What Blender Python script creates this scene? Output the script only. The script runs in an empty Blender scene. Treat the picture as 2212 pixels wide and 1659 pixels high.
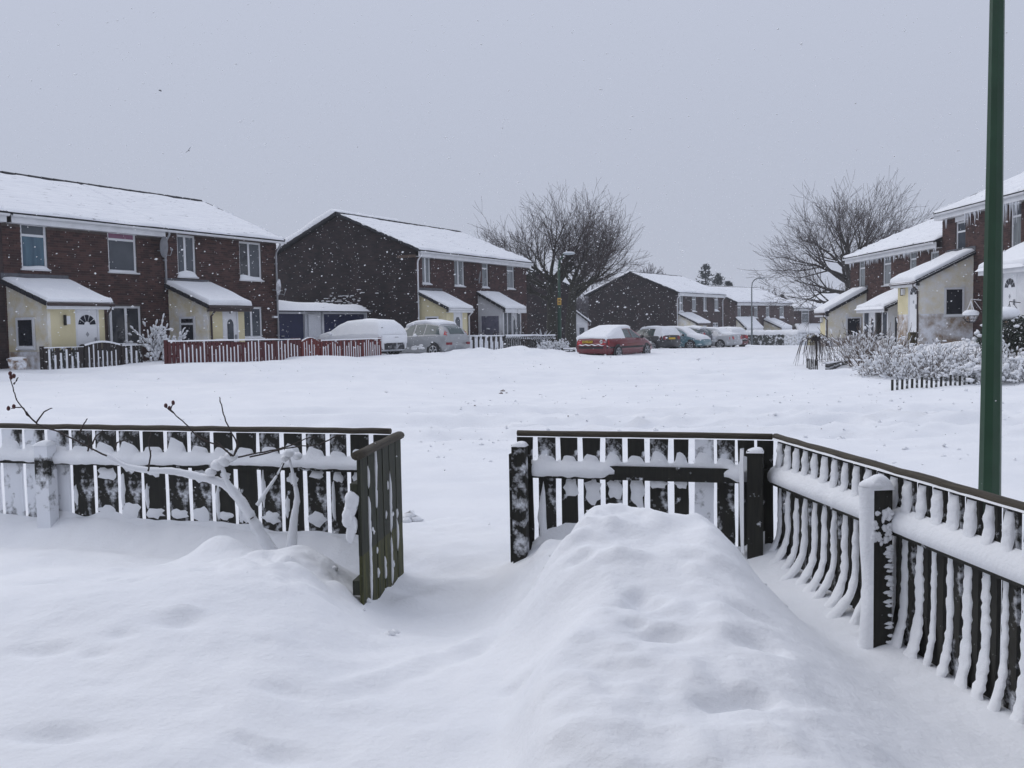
import bpy, math, random
import numpy as np
from mathutils import Matrix, Vector

# ------------------------------------------------------------------ camera, sky, sun, exposure
scene = bpy.context.scene
col = scene.collection
EYE = Vector((0.0, 0.0, 1.6))
FPX = 2035.0                       # focal length for a 2212 px wide picture
ROT = Matrix.Rotation(math.radians(90 - 3.47), 3, 'X') @ Matrix.Rotation(math.radians(-1.0), 3, 'Z')
cam = bpy.data.cameras.new('camera')
cam.sensor_width = 36.0
cam.lens = 36.0 * FPX / 2212.0
cam.clip_start = 0.05
cam.clip_end = 5000
camo = bpy.data.objects.new('camera', cam)
col.objects.link(camo)
camo.matrix_world = Matrix.Translation(EYE) @ ROT.to_4x4()
scene.camera = camo

SUN_EL, SUN_AZ = math.radians(48), math.radians(-55)     # azimuth from +Y towards +X
world = bpy.data.worlds.new('World')
scene.world = world
world.use_nodes = True
nt = world.node_tree
nt.nodes.clear()
N = nt.nodes.new
wo = N('ShaderNodeOutputWorld'); bg = N('ShaderNodeBackground')
sky = N('ShaderNodeTexSky'); sky.sky_type = 'NISHITA'; sky.sun_disc = False
sky.sun_elevation = SUN_EL; sky.sun_rotation = SUN_AZ
tc = N('ShaderNodeTexCoord'); sp = N('ShaderNodeSeparateXYZ')
mx = N('ShaderNodeMath'); mx.operation = 'MAXIMUM'; mx.inputs[1].default_value = 0.0
ml = N('ShaderNodeMath'); ml.operation = 'MULTIPLY_ADD'; ml.inputs[1].default_value = 0.50; ml.inputs[2].default_value = 1.0
cl = N('ShaderNodeVectorMath'); cl.operation = 'SCALE'; cl.inputs[0].default_value = (4.14, 4.45, 5.36)
mixn = N('ShaderNodeMix'); mixn.data_type = 'RGBA'; mixn.inputs['Factor'].default_value = 0.97   # overcast: cloud hides the blue sky
nt.links.new(tc.outputs['Generated'], sp.inputs[0])
nt.links.new(sp.outputs['Z'], mx.inputs[0]); nt.links.new(mx.outputs[0], ml.inputs[0])
nt.links.new(ml.outputs[0], cl.inputs['Scale'])
nt.links.new(sky.outputs[0], mixn.inputs[6]); nt.links.new(cl.outputs[0], mixn.inputs[7])
nt.links.new(mixn.outputs[2], bg.inputs['Color'])
bg.inputs['Strength'].default_value = 0.1
nt.links.new(bg.outputs[0], wo.inputs['Surface'])

sun = bpy.data.lights.new('sun', 'SUN'); sun.energy = 0.90; sun.angle = math.radians(60); sun.color = (1.0, 0.97, 0.93)
suno = bpy.data.objects.new('sun', sun); col.objects.link(suno)
sd = Vector((math.sin(SUN_AZ) * math.cos(SUN_EL), math.cos(SUN_AZ) * math.cos(SUN_EL), math.sin(SUN_EL)))
suno.rotation_euler = (-sd).to_track_quat('-Z', 'Y').to_euler()
suno.location = sd * 60

scene.view_settings.view_transform = 'Standard'
scene.view_settings.look = 'None'
scene.view_settings.exposure = 0.12
scene.view_settings.gamma = 1.0
scene.view_settings.use_curve_mapping = False
scene.render.engine = 'CYCLES'
scene.cycles.use_denoising = True
scene.cycles.max_bounces = 5
scene.cycles.diffuse_bounces = 3
scene.cycles.adaptive_threshold = 0.02
scene.cycles.volume_bounces = 1
scene.cycles.volume_step_rate = 4.0

# ------------------------------------------------------------------ picture -> place helpers
def ray(px, py):
    v = ROT @ Vector(((px - 1106.0) / FPX, -(py - 829.5) / FPX, -1.0))
    return v

def at(px, py, Y):
    r = ray(px, py)
    return EYE + r * (Y / r.y)

# ------------------------------------------------------------------ noise
_rng = np.random.RandomState(7)
_perm = _rng.rand(256, 256)
def vnoise(x, y):
    x = np.asarray(x, float); y = np.asarray(y, float)
    xi = np.floor(x).astype(int); yi = np.floor(y).astype(int)
    fx = x - xi; fy = y - yi
    fx = fx * fx * fx * (fx * (fx * 6 - 15) + 10); fy = fy * fy * fy * (fy * (fy * 6 - 15) + 10)
    g = lambda a, b: _perm[a % 256, b % 256]
    n = (g(xi, yi) * (1 - fx) + g(xi + 1, yi) * fx) * (1 - fy) + (g(xi, yi + 1) * (1 - fx) + g(xi + 1, yi + 1) * fx) * fy
    return n * 2 - 1
def fbm(x, y, o=4):
    s = 0; a = 1.0; f = 1.0
    for i in range(o):
        s = s + a * vnoise(x * f + 17.3 * i, y * f + 5.1 * i); a *= .5; f *= 2.03
    return s
def sstep(a, b, x):
    t = np.clip((x - a) / (b - a), 0, 1)
    return t * t * (3 - 2 * t)

# ------------------------------------------------------------------ materials
MATS = {}
def mat(name, base, rough=.8, base2=None, nscale=8., ndetail=4., bump=0., bscale=40., metal=0., snow=None, coat=0., spec=None, stretch=None, island=False, brick=None, streak=None):
    """procedural principled material. snow=(threshold, scale, softness): snow stuck on in patches."""
    m = bpy.data.materials.new(name); m.use_nodes = True
    t = m.node_tree; b = t.nodes['Principled BSDF']; L = t.links.new
    n = t.nodes.new
    b.inputs['Roughness'].default_value = rough
    b.inputs['Metallic'].default_value = metal
    if coat: b.inputs['Coat Weight'].default_value = coat
    if spec is not None: b.inputs['Specular IOR Level'].default_value = spec
    b.inputs['Base Color'].default_value = (*base, 1)
    c = n('ShaderNodeTexCoord')
    vec = c.outputs['Object']
    if stretch:
        mp = n('ShaderNodeMapping'); mp.inputs['Scale'].default_value = stretch
        L(vec, mp.inputs[0]); vec = mp.outputs[0]
    colsock = None
    if brick:
        bt = n('ShaderNodeTexBrick'); bt.inputs['Scale'].default_value = 1.0
        bt.inputs['Brick Width'].default_value = .225; bt.inputs['Row Height'].default_value = .075
        bt.inputs['Mortar Size'].default_value = .006; bt.inputs['Mortar Smooth'].default_value = .3
        bt.inputs['Color1'].default_value = (*base, 1); bt.inputs['Color2'].default_value = (*base2, 1)
        bt.inputs['Mortar'].default_value = (*brick, 1)
        s1 = n('ShaderNodeSeparateXYZ'); cb = n('ShaderNodeCombineXYZ'); ad = n('ShaderNodeMath'); ad.operation = 'ADD'
        L(c.outputs['Object'], s1.inputs[0]); L(s1.outputs[0], ad.inputs[0]); L(s1.outputs[1], ad.inputs[1])
        L(ad.outputs[0], cb.inputs[0]); L(s1.outputs[2], cb.inputs[1]); L(cb.outputs[0], bt.inputs['Vector'])
        nz = n('ShaderNodeTexNoise'); nz.inputs['Scale'].default_value = nscale; nz.inputs['Detail'].default_value = 5
        L(c.outputs['Object'], nz.inputs[0])
        hs = n('ShaderNodeHueSaturation'); mr = n('ShaderNodeMapRange'); mr.inputs[1].default_value = .3; mr.inputs[2].default_value = .7
        mr.inputs[3].default_value = .6; mr.inputs[4].default_value = 1.45
        L(nz.outputs[0], mr.inputs[0]); L(mr.outputs[0], hs.inputs['Value']); L(bt.outputs[0], hs.inputs['Color'])
        colsock = hs.outputs[0]
        bp = n('ShaderNodeBump'); bp.inputs['Strength'].default_value = .6; bp.inputs['Distance'].default_value = .01; bp.invert = True
        L(bt.outputs['Fac'], bp.inputs['Height']); L(bp.outputs[0], b.inputs['Normal'])
    elif base2 is not None:
        mxx = n('ShaderNodeMix'); mxx.data_type = 'RGBA'
        mxx.inputs[6].default_value = (*base, 1); mxx.inputs[7].default_value = (*base2, 1)
        nz = n('ShaderNodeTexNoise'); nz.inputs['Scale'].default_value = nscale; nz.inputs['Detail'].default_value = ndetail
        L(vec, nz.inputs[0])
        mr = n('ShaderNodeMapRange'); mr.inputs[1].default_value = .32; mr.inputs[2].default_value = .68
        if island:
            gi = n('ShaderNodeNewGeometry'); av = n('ShaderNodeMath'); av.operation = 'MULTIPLY_ADD'
            av.inputs[1].default_value = .45; L(gi.outputs['Random Per Island'], av.inputs[0])
            hv = n('ShaderNodeMath'); hv.operation = 'MULTIPLY'; hv.inputs[1].default_value = .55
            L(nz.outputs[0], hv.inputs[0]); L(hv.outputs[0], av.inputs[2]); L(av.outputs[0], mr.inputs[0])
        else:
            L(nz.outputs[0], mr.inputs[0])
        L(mr.outputs[0], mxx.inputs['Factor']); colsock = mxx.outputs[2]
    if snow:
        th, sc, soft = snow[:3]
        nz2 = n('ShaderNodeTexNoise'); nz2.inputs['Scale'].default_value = sc; nz2.inputs['Detail'].default_value = 6; nz2.inputs['Roughness'].default_value = .62
        L(c.outputs['Object'] if len(snow) < 4 else vec, nz2.inputs[0])
        mr2 = n('ShaderNodeMapRange'); mr2.inputs[1].default_value = th - soft; mr2.inputs[2].default_value = th + soft
        L(nz2.outputs[0], mr2.inputs[0])
        m2 = n('ShaderNodeMix'); m2.data_type = 'RGBA'
        if colsock: L(colsock, m2.inputs[6])
        else: m2.inputs[6].default_value = (*base, 1)
        m2.inputs[7].default_value = (.82, .84, .88, 1)
        L(mr2.outputs[0], m2.inputs['Factor']); colsock = m2.outputs[2]
        bp = n('ShaderNodeBump'); bp.inputs['Strength'].default_value = .7; bp.inputs['Distance'].default_value = .015
        L(mr2.outputs[0], bp.inputs['Height']); L(bp.outputs[0], b.inputs['Normal'])
        mr3 = n('ShaderNodeMapRange'); mr3.inputs[3].default_value = rough; mr3.inputs[4].default_value = .85
        L(mr2.outputs[0], mr3.inputs[0]); L(mr3.outputs[0], b.inputs['Roughness'])
    if streak:
        mp2 = n('ShaderNodeMapping'); mp2.inputs['Scale'].default_value = streak[0]; L(c.outputs['Object'], mp2.inputs[0])
        nz3 = n('ShaderNodeTexNoise'); nz3.inputs['Scale'].default_value = 1.0; nz3.inputs['Detail'].default_value = 3; L(mp2.outputs[0], nz3.inputs[0])
        mr4 = n('ShaderNodeMapRange'); mr4.inputs[1].default_value = streak[1]; mr4.inputs[2].default_value = streak[1] + .05; mr4.inputs[4].default_value = streak[2]
        L(nz3.outputs[0], mr4.inputs[0]); m5 = n('ShaderNodeMix'); m5.data_type = 'RGBA'
        L(colsock, m5.inputs[6]); m5.inputs[7].default_value = (.06, .06, .07, 1); L(mr4.outputs[0], m5.inputs['Factor']); colsock = m5.outputs[2]
    if colsock: L(colsock, b.inputs['Base Color'])
    if bump and not snow and not brick:
        nb = n('ShaderNodeTexNoise'); nb.inputs['Scale'].default_value = bscale; nb.inputs['Detail'].default_value = 5
        L(vec, nb.inputs[0])
        bp = n('ShaderNodeBump'); bp.inputs['Strength'].default_value = bump; bp.inputs['Distance'].default_value = .02
        L(nb.outputs[0], bp.inputs['Height'])
        if name in ('snow', 'snow_soft'):     # crystalline grain on top of the soft lumps
            ng = n('ShaderNodeTexNoise'); ng.inputs['Scale'].default_value = 170; ng.inputs['Detail'].default_value = 3; L(vec, ng.inputs[0])
            b2 = n('ShaderNodeBump'); b2.inputs['Strength'].default_value = .35; b2.inputs['Distance'].default_value = .004
            L(ng.outputs[0], b2.inputs['Height']); L(bp.outputs[0], b2.inputs['Normal']); bp = b2
        L(bp.outputs[0], b.inputs['Normal'])
    MATS[name] = m
    return m

SNOW = (.86, .87, .89)
mat('snow', SNOW, .75, base2=(.80, .815, .845), nscale=1.3, ndetail=5, bump=.34, bscale=30, spec=.25)
mat('snow_soft', SNOW, .8, base2=(.82, .835, .86), nscale=5, bump=.3, bscale=45, spec=.3)
mat('roof_snow', (.86, .87, .89), .8, base2=(.74, .755, .79), nscale=2.2, bump=.25, bscale=9, stretch=(.6, 5, 5), spec=.3, streak=((2.2, 9, 16), .66, .75))
mat('rime', (.80, .82, .86), .85, base2=(.62, .63, .66), nscale=30, bump=.5, bscale=120)
mat('brick', (.042, .021, .020), .9, base2=(.075, .037, .034), nscale=3, island=True, bump=.3, bscale=60)
mat('brick_near', (.042, .021, .019), .9, base2=(.084, .042, .036), nscale=3, island=True, bump=.3, bscale=60)
mat('mortar', (.055, .045, .043), .95, base2=(.04, .033, .031), nscale=12)
mat('mortar_near', (.105, .085, .078), .95, base2=(.07, .056, .052), nscale=12)
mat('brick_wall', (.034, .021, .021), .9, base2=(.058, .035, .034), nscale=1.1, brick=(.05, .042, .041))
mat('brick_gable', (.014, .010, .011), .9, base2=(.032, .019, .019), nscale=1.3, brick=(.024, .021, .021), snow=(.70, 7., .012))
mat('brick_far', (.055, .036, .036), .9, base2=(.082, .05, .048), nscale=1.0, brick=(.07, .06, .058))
mat('tile', (.016, .017, .021), .8, base2=(.03, .03, .035), nscale=20, bump=.3)
mat('white_plastic', (.74, .75, .77), .35, base2=(.66, .67, .69), nscale=3)
mat('grey_plastic', (.34, .35, .37), .5, base2=(.28, .29, .31), nscale=6)
mat('lead', (.075, .08, .092), .6, base2=(.11, .115, .13), nscale=9)
mat('cream', (.64, .57, .35), .85, base2=(.70, .63, .41), nscale=2, bump=.3, bscale=60)
mat('cream_splat', (.64, .57, .38), .85, base2=(.70, .62, .43), nscale=2, snow=(.58, 1.8, .16))
mat('cream_white', (.70, .63, .44), .85, base2=(.76, .69, .50), nscale=2, snow=(.53, 2.4, .22))
mat('stone_base', (.24, .17, .11), .9, base2=(.33, .24, .16), nscale=7, snow=(.50, 2.2, .14))
mat('brown_pipe', (.045, .028, .026), .5)
mat('glass', (.012, .015, .020), .06, base2=(.028, .032, .042), nscale=1.6, spec=.6)
mat('glass_grey', (.040, .050, .064), .15, base2=(.062, .072, .088), nscale=2.0, spec=.6)
mat('glass_blue', (.07, .15, .20), .15, base2=(.03, .07, .11), nscale=2.2, stretch=(3, 3, .4), spec=.6)
mat('blind_pink', (.24, .10, .17), .4)
mat('glass_net', (.24, .26, .27), .2, base2=(.13, .145, .155), nscale=3, stretch=(4, 4, .3), spec=.6)
mat('glass_ice', (.20, .20, .26), .4, base2=(.12, .12, .17), nscale=4, spec=.5)
mat('door_white', (.78, .79, .81), .35)
mat('garage_blue', (.010, .015, .062), .5, base2=(.014, .02, .078), nscale=4, snow=(.73, 11., .02))
mat('fence_red', (.095, .016, .018), .7, base2=(.065, .012, .014), nscale=5, stretch=(6, 6, .8), snow=(.69, 9., .02))
mat('fence_red_bright', (.155, .024, .020), .7, base2=(.115, .019, .017), nscale=5, stretch=(6, 6, .8), snow=(.72, 9., .02))
mat('fence_dark', (.022, .017, .016), .85, base2=(.04, .03, .026), nscale=6, snow=(.62, 6., .03))
mat('wood', (.010, .010, .008), .8, base2=(.022, .021, .015), nscale=7, stretch=(9, 9, .9), snow=(.66, 13., .04))
mat('wood_dust', (.010, .010, .008), .8, base2=(.026, .024, .017), nscale=7, stretch=(9, 9, .9), snow=(.57, 9., .07))
mat('wood_snowy', (.012, .012, .010), .8, base2=(.020, .019, .014), nscale=7, stretch=(9, 9, .9), snow=(.44, 4., .05))
mat('wood_cap', (.034, .027, .020), .8, base2=(.075, .062, .040), nscale=9, stretch=(.8, 12, 12), bump=.4, bscale=30)
mat('wood_gate', (.012, .013, .009), .75, base2=(.034, .038, .018), nscale=6, stretch=(8, 8, .7), snow=(.70, 8., .02))
mat('wood_moss', (.018, .021, .009), .8, base2=(.085, .085, .022), nscale=5, stretch=(8, 8, .9), snow=(.70, 8., .02))
mat('post_green', (.010, .042, .018), .45, base2=(.014, .056, .025), nscale=5, snow=(.745, 16., .012))
mat('post_green_far', (.010, .042, .026), .5, base2=(.014, .052, .032), nscale=3)
mat('post_grey', (.12, .14, .15), .5)
mat('lamp_glass', (.42, .47, .50), .3)
mat('bark', (.040, .035, .032), .9, base2=(.07, .062, .055), nscale=6, bump=.5)
mat('bark_moss', (.028, .026, .020), .9, base2=(.048, .046, .032), nscale=5, bump=.5)
mat('twig', (.050, .040, .040), .9, base2=(.080, .062, .060), nscale=1.5)
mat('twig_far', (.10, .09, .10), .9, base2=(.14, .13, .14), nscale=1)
mat('stem_dark', (.028, .020, .018), .8, base2=(.05, .036, .03), nscale=20)
mat('stem_brown', (.085, .058, .045), .9, base2=(.13, .092, .07), nscale=6)
mat('hip', (.09, .014, .018), .5, base2=(.05, .02, .015), nscale=60)
mat('leaf_dark', (.020, .026, .020), .6, base2=(.04, .052, .034), nscale=8)
mat('conifer', (.045, .055, .056), .8, base2=(.075, .088, .088), nscale=2)
mat('hedge', (.030, .033, .030), .9, base2=(.055, .058, .05), nscale=4, snow=(.58, 5., .06))
mat('hedge_white', (.20, .21, .19), .9, base2=(.30, .31, .29), nscale=4, snow=(.45, 7., .12))
mat('tyre', (.015, .015, .016), .8)
mat('alloy', (.42, .43, .45), .35, metal=.6)
mat('car_red', (.16, .008, .015), .35, base2=(.125, .007, .013), nscale=3, coat=.5, snow=(.76, 14., .02))
mat('car_silver', (.36, .37, .385), .35, base2=(.31, .32, .335), nscale=3, metal=.3, coat=.4, snow=(.66, 5., .03))
mat('car_silver_pale', (.45, .46, .48), .4, base2=(.40, .41, .43), nscale=3, metal=.2, coat=.4, snow=(.60, 4., .08))
mat('car_black', (.020, .021, .024), .4, coat=.5, snow=(.66, 6., .04))
mat('car_teal', (.085, .19, .225), .4, coat=.5, snow=(.62, 5., .06))
mat('car_darkblue', (.05, .055, .07), .4, coat=.4, snow=(.6, 5., .05))
mat('trim_black', (.016, .016, .018), .6)
mat('trim_dusted', (.03, .03, .034), .7, snow=(.66, 5., .16))
mat('car_glass', (.035, .055, .058), .08, base2=(.06, .09, .09), nscale=3, spec=.7)
mat('car_glass_snow', (.05, .065, .07), .2, snow=(.5, 4., .12))
mat('lamp_red', (.42, .018, .022), .3, coat=.6)
mat('lamp_dim', (.20, .02, .03), .3)
mat('headlamp', (.55, .56, .55), .15)
mat('plate_yellow', (.62, .40, .03), .5)
mat('plate_white', (.7, .7, .68), .5)
mat('black', (.01, .01, .01), .6)
mat('sign_yellow', (.55, .34, .07), .6)
mat('dish', (.16, .165, .18), .5, base2=(.22, .225, .24), nscale=4)
mat('dish_snow', (.32, .33, .35), .5, snow=(.5, 4., .1))
mat('earth', (.13, .10, .09), .95, base2=(.34, .31, .29), nscale=30)
mat('ice', (.80, .83, .88), .2, spec=.6)
mat('flake', (.9, .91, .93), .7)
mat('bird', (.10, .10, .11), .8)
mat('tub', (.22, .15, .10), .9, snow=(.5, 5., .1))

# ------------------------------------------------------------------ mesh builder
class MB:
    def __init__(s): s.v = []; s.f = []
    def add(s, vs, fs):
        o = len(s.v); s.v.extend([tuple(p) for p in vs]); s.f.extend([tuple(i + o for i in f) for f in fs]); return s
    def quad(s, a, b, c, d): return s.add([a, b, c, d], [(0, 1, 2, 3)])
    def poly(s, pts): return s.add(pts, [tuple(range(len(pts)))])
    def box(s, x0, x1, y0, y1, z0, z1):
        return s.add([(x0, y0, z0), (x1, y0, z0), (x1, y1, z0), (x0, y1, z0), (x0, y0, z1), (x1, y0, z1), (x1, y1, z1), (x0, y1, z1)],
                     [(0, 3, 2, 1), (4, 5, 6, 7), (0, 1, 5, 4), (1, 2, 6, 5), (2, 3, 7, 6), (3, 0, 4, 7)])
    def prism(s, poly, axis, a0, a1):
        """extrude a polygon given in the two other axes along axis (0=x,1=y)"""
        n = len(poly)
        mk = (lambda p, a: (a, p[0], p[1])) if axis == 0 else (lambda p, a: (p[0], a, p[1]))
        vs = [mk(p, a0) for p in poly] + [mk(p, a1) for p in poly]
        fs = [tuple(range(n))[::-1], tuple(range(n, 2 * n))] + [(i, (i + 1) % n, n + (i + 1) % n, n + i) for i in range(n)]
        return s.add(vs, fs)
    def grid(s, fn, nu, nv, flip=False):
        o = len(s.v)
        for j in range(nv + 1):
            for i in range(nu + 1): s.v.append(tuple(fn(i / nu, j / nv)))
        for j in range(nv):
            for i in range(nu):
                a = o + j * (nu + 1) + i; q = (a, a + 1, a + nu + 2, a + nu + 1)
                s.f.append(q[::-1] if flip else q)
        return s
    def tube(s, pts, rad, n=6, cap=True):
        pts = [Vector(p) for p in pts]
        if not hasattr(rad, '__len__'): rad = [rad] * len(pts)
        o = len(s.v); up = Vector((.31, .17, .93))
        for i, p in enumerate(pts):
            d = pts[min(i + 1, len(pts) - 1)] - pts[max(i - 1, 0)]
            if d.length < 1e-9: d = Vector((0, 0, 1))
            d.normalize()
            if abs(d.dot(up)) > .95: up = Vector((.9, .3, .1))
            a = d.cross(up).normalized(); b = d.cross(a)
            for k in range(n):
                t = 2 * math.pi * k / n
                s.v.append(tuple(p + (a * math.cos(t) + b * math.sin(t)) * rad[i]))
        for i in range(len(pts) - 1):
            for k in range(n):
                q = o + i * n + k; r = o + i * n + (k + 1) % n
                s.f.append((q, r, r + n, q + n))
        if cap:
            s.f.append(tuple(o + k for k in range(n))[::-1]); e = o + (len(pts) - 1) * n
            s.f.append(tuple(e + k for k in range(n)))
        return s
    def ball(s, c, rx, ry=None, rz=None, nu=8, nv=5, wob=0, rnd=None):
        ry = ry or rx; rz = rz or rx; o = len(s.v)
        for j in range(nv + 1):
            ph = math.pi * j / nv
            for i in range(nu):
                t = 2 * math.pi * i / nu
                k = 1 + (rnd.uniform(-wob, wob) if wob else 0)
                s.v.append((c[0] + rx * k * math.sin(ph) * math.cos(t), c[1] + ry * k * math.sin(ph) * math.sin(t), c[2] + rz * k * math.cos(ph)))
        for j in range(nv):
            for i in range(nu):
                a = o + j * nu + i; b = o + j * nu + (i + 1) % nu
                s.f.append((a, a + nu, b + nu, b))
        return s
    def disc(s, c, r, axis, n=16):
        vs = []
        for k in range(n):
            t = 2 * math.pi * k / n; u, w = r * math.cos(t), r * math.sin(t)
            vs.append((c[0], c[1] + u, c[2] + w) if axis == 0 else (c[0] + u, c[1], c[2] + w) if axis == 1 else (c[0] + u, c[1] + w, c[2]))
        return s.poly(vs)
    def mesh(s, name, m, smooth=False):
        me = bpy.data.meshes.new(name); me.from_pydata(s.v, [], s.f)
        me.materials.append(MATS[m] if isinstance(m, str) else m)
        if smooth: me.polygons.foreach_set('use_smooth', [True] * len(me.polygons))
        me.update(); return me
    def build(s, name, m, parent=None, smooth=False, loc=None, rotz=0):
        return put(name, s.mesh(name, m, smooth), parent, loc, rotz)

def put(name, me, parent=None, loc=None, rotz=0):
    o = bpy.data.objects.new(name, me); col.objects.link(o)
    if parent: o.parent = parent
    if loc is not None: o.location = loc
    if rotz: o.rotation_euler = (0, 0, rotz)
    return o
def tag(o, label=None, cat=None, group=None, kind=None):
    if label: o['label'] = label
    if cat: o['category'] = cat
    if group: o['group'] = group
    if kind: o['kind'] = kind
    return o
def thing(name, label, cat, loc=(0, 0, 0), rotz=0, group=None):
    o = put(name, None, None, loc, rotz); o.empty_display_size = .2
    return tag(o, label, cat, group)
def numpy_mesh(name, X, Y, Z, m, smooth=True):
    """regular grid arrays (rows, cols) -> mesh"""
    h, w = X.shape
    me = bpy.data.meshes.new(name)
    me.vertices.add(h * w)
    me.vertices.foreach_set('co', np.stack([X, Y, Z], -1).astype(np.float32).ravel())
    a = (np.arange(h - 1)[:, None] * w + np.arange(w - 1)[None, :]).ravel()
    q = np.stack([a, a + 1, a + w + 1, a + w], -1).astype(np.int32)
    me.loops.add(q.size); me.loops.foreach_set('vertex_index', q.ravel())
    me.polygons.add(len(q)); me.polygons.foreach_set('loop_start', np.arange(0, q.size, 4, dtype=np.int32))
    me.polygons.foreach_set('loop_total', np.full(len(q), 4, np.int32))
    me.update(calc_edges=True)
    if smooth: me.polygons.foreach_set('use_smooth', np.ones(len(q), bool))
    me.materials.append(MATS[m]); me.validate()
    return me

# ------------------------------------------------------------------ the lie of the land
FY0, FSL = 7.83, -0.278                 # front garden fence: y = FY0 + FSL * (x + 4.26)
def fence_y(x): return FY0 + FSL * (x + 4.26)
SFA, SFB = (1.70, 6.17), (2.02, 3.71)   # side garden fence
def side_x(y): return SFA[0] + (SFA[1] - y) * (SFB[0] - SFA[0]) / (SFA[1] - SFB[1])

ANCH = np.array([
    (-12, 8, .0), (-5, 9, -.06), (0, 8.5, -.10), (3, 8, -.10), (8, 8, -.05), (15, 8, .1), (-25, 10, .4), (0, 4, -.15), (4, 3, -.1), (-12, 3, .0),
    (0, 13, -.02), (5, 14, 0), (-6, 15, .1), (-12, 16, .3), (-20, 20, .6), (12, 14, .05),
    (0, 20, .08), (-7, 22, .35), (-11, 23, .52), (-14, 24.5, .62), (6, 21, .06), (9.6, 20.5, .08), (13, 20, .3), (20, 20, .6),
    (-10, 28, .72), (-8, 31, .66), (-5.3, 37, .56), (-3, 40, .44), (0, 35, .33), (0, 42, .36), (4, 40, .30), (7, 42, .25), (5, 30, .2),
    (12, 27.5, .22), (13.5, 31, .45), (14.5, 36, .55), (15, 41, .40), (11, 38, .2), (10, 48, .12), (17, 33, .8), (20, 30, .9), (22, 45, .5),
    (-15, 32, .6), (-12, 44, .5), (-4, 48, .45), (2, 56, .3), (-20, 60, .4), (4, 70, -.1), (-10, 80, 0),
    (10, 60, .05), (14, 66, -.08), (18, 72, -.16), (22, 80, -.45), (14, 80, -.35), (26, 92, -.9), (32, 100, -1.4), (40, 110, -1.7), (15, 100, -1), (30, 70, -.3), (45, 80, -.8),
    (0, 140, -1.5), (60, 140, -2.2), (-60, 100, .3), (60, 50, .6), (40, 20, 1.0), (-45, 30, .8), (0, 300, -2.5), (200, 300, -3), (-200, 300, -1)], float)
def street_h(x, y):
    x = np.asarray(x, float); y = np.asarray(y, float)
    num = np.zeros_like(x); den = np.zeros_like(x)
    for ax, ay, az in ANCH:
        w = 1.0 / (((x - ax) ** 2 + (y - ay) ** 2) + 1.5) ** 1.6
        num += w * az; den += w
    z = num / den
    near = sstep(75, 20, y)
    z = z + .035 * fbm(x * .33, y * .33, 3) + near * .022 * fbm(x * 1.4, y * 1.4, 3) + sstep(40, 10, y) * .006 * fbm(x * 7, y * 7, 2)
    # churned tyre track curving across the road, and an older one nearer the houses
    for c0, c1, c2, wd, dp in ((16.6, -.10, -.012, .32, .10), (14.9, -.12, -.012, .34, .11), (13.4, -.10, -.010, .3, .07), (24.5, .06, -.006, .5, .09), (26.6, .07, -.006, .5, .08), (33, .10, -.01, .7, .06)):
        yc = c0 + c1 * x + c2 * x * x * .5
        fade = sstep(-14, -2, x) if c0 < 20 else 1.0
        g = np.exp(-((y - yc) / wd) ** 2); gr = np.exp(-((y - yc - 1.6 * wd) / (wd * .6)) ** 2)
        z = z + fade * (-dp * g + dp * .8 * gr + g * .07 * fbm(x * 3.1, y * 3.1, 3))
    churn = np.exp(-((y - 15.2 + .11 * x) / 2.2) ** 2) * sstep(-4, 1, x) * sstep(16, 10, x)
    z = z + churn * (.09 * np.abs(fbm(x * 2.6, y * 2.6, 3)) + .055 * np.abs(fbm(x * 6.5, y * 6.5, 2)) + .02 * fbm(x * 11, y * 11, 1))
    rough = np.exp(-((y - 11.5) / 3.5) ** 2)
    z = z + rough * .018 * fbm(x * 4, y * 9, 3)
    # heaps thrown up beside the parked cars
    for hx, hy, hr, hh in ((-2.0, 39.2, 1.4, .22), (.2, 40.5, 1.6, .30), (1.6, 41.5, 1.3, .15), (-3.6, 38.2, 1.2, .08), (-6.8, 33.5, 1.6, .08), (8.8, 22.5, 1.6, .12), (12.5, 25.5, 2.2, .10)):
        z = z + hh * np.exp(-((x - hx) ** 2 + (y - hy) ** 2) / hr ** 2) * (1 + .35 * fbm(x * 2.2, y * 2.2, 3))
    return z
def gbump(x, y, cx, cy, sx, sy, h, rot=0.0, p=1.0):
    c, s = math.cos(rot), math.sin(rot)
    u = (x - cx) * c + (y - cy) * s; v = -(x - cx) * s + (y - cy) * c
    return h * np.exp(-((u / sx) ** 2 + (v / sy) ** 2) ** p)
def zpt(px, py, z):
    r = ray(px, py); t = (z - EYE.z) / r.z
    return EYE.x + r.x * t, EYE.y + r.y * t
DENTS = []
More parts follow.
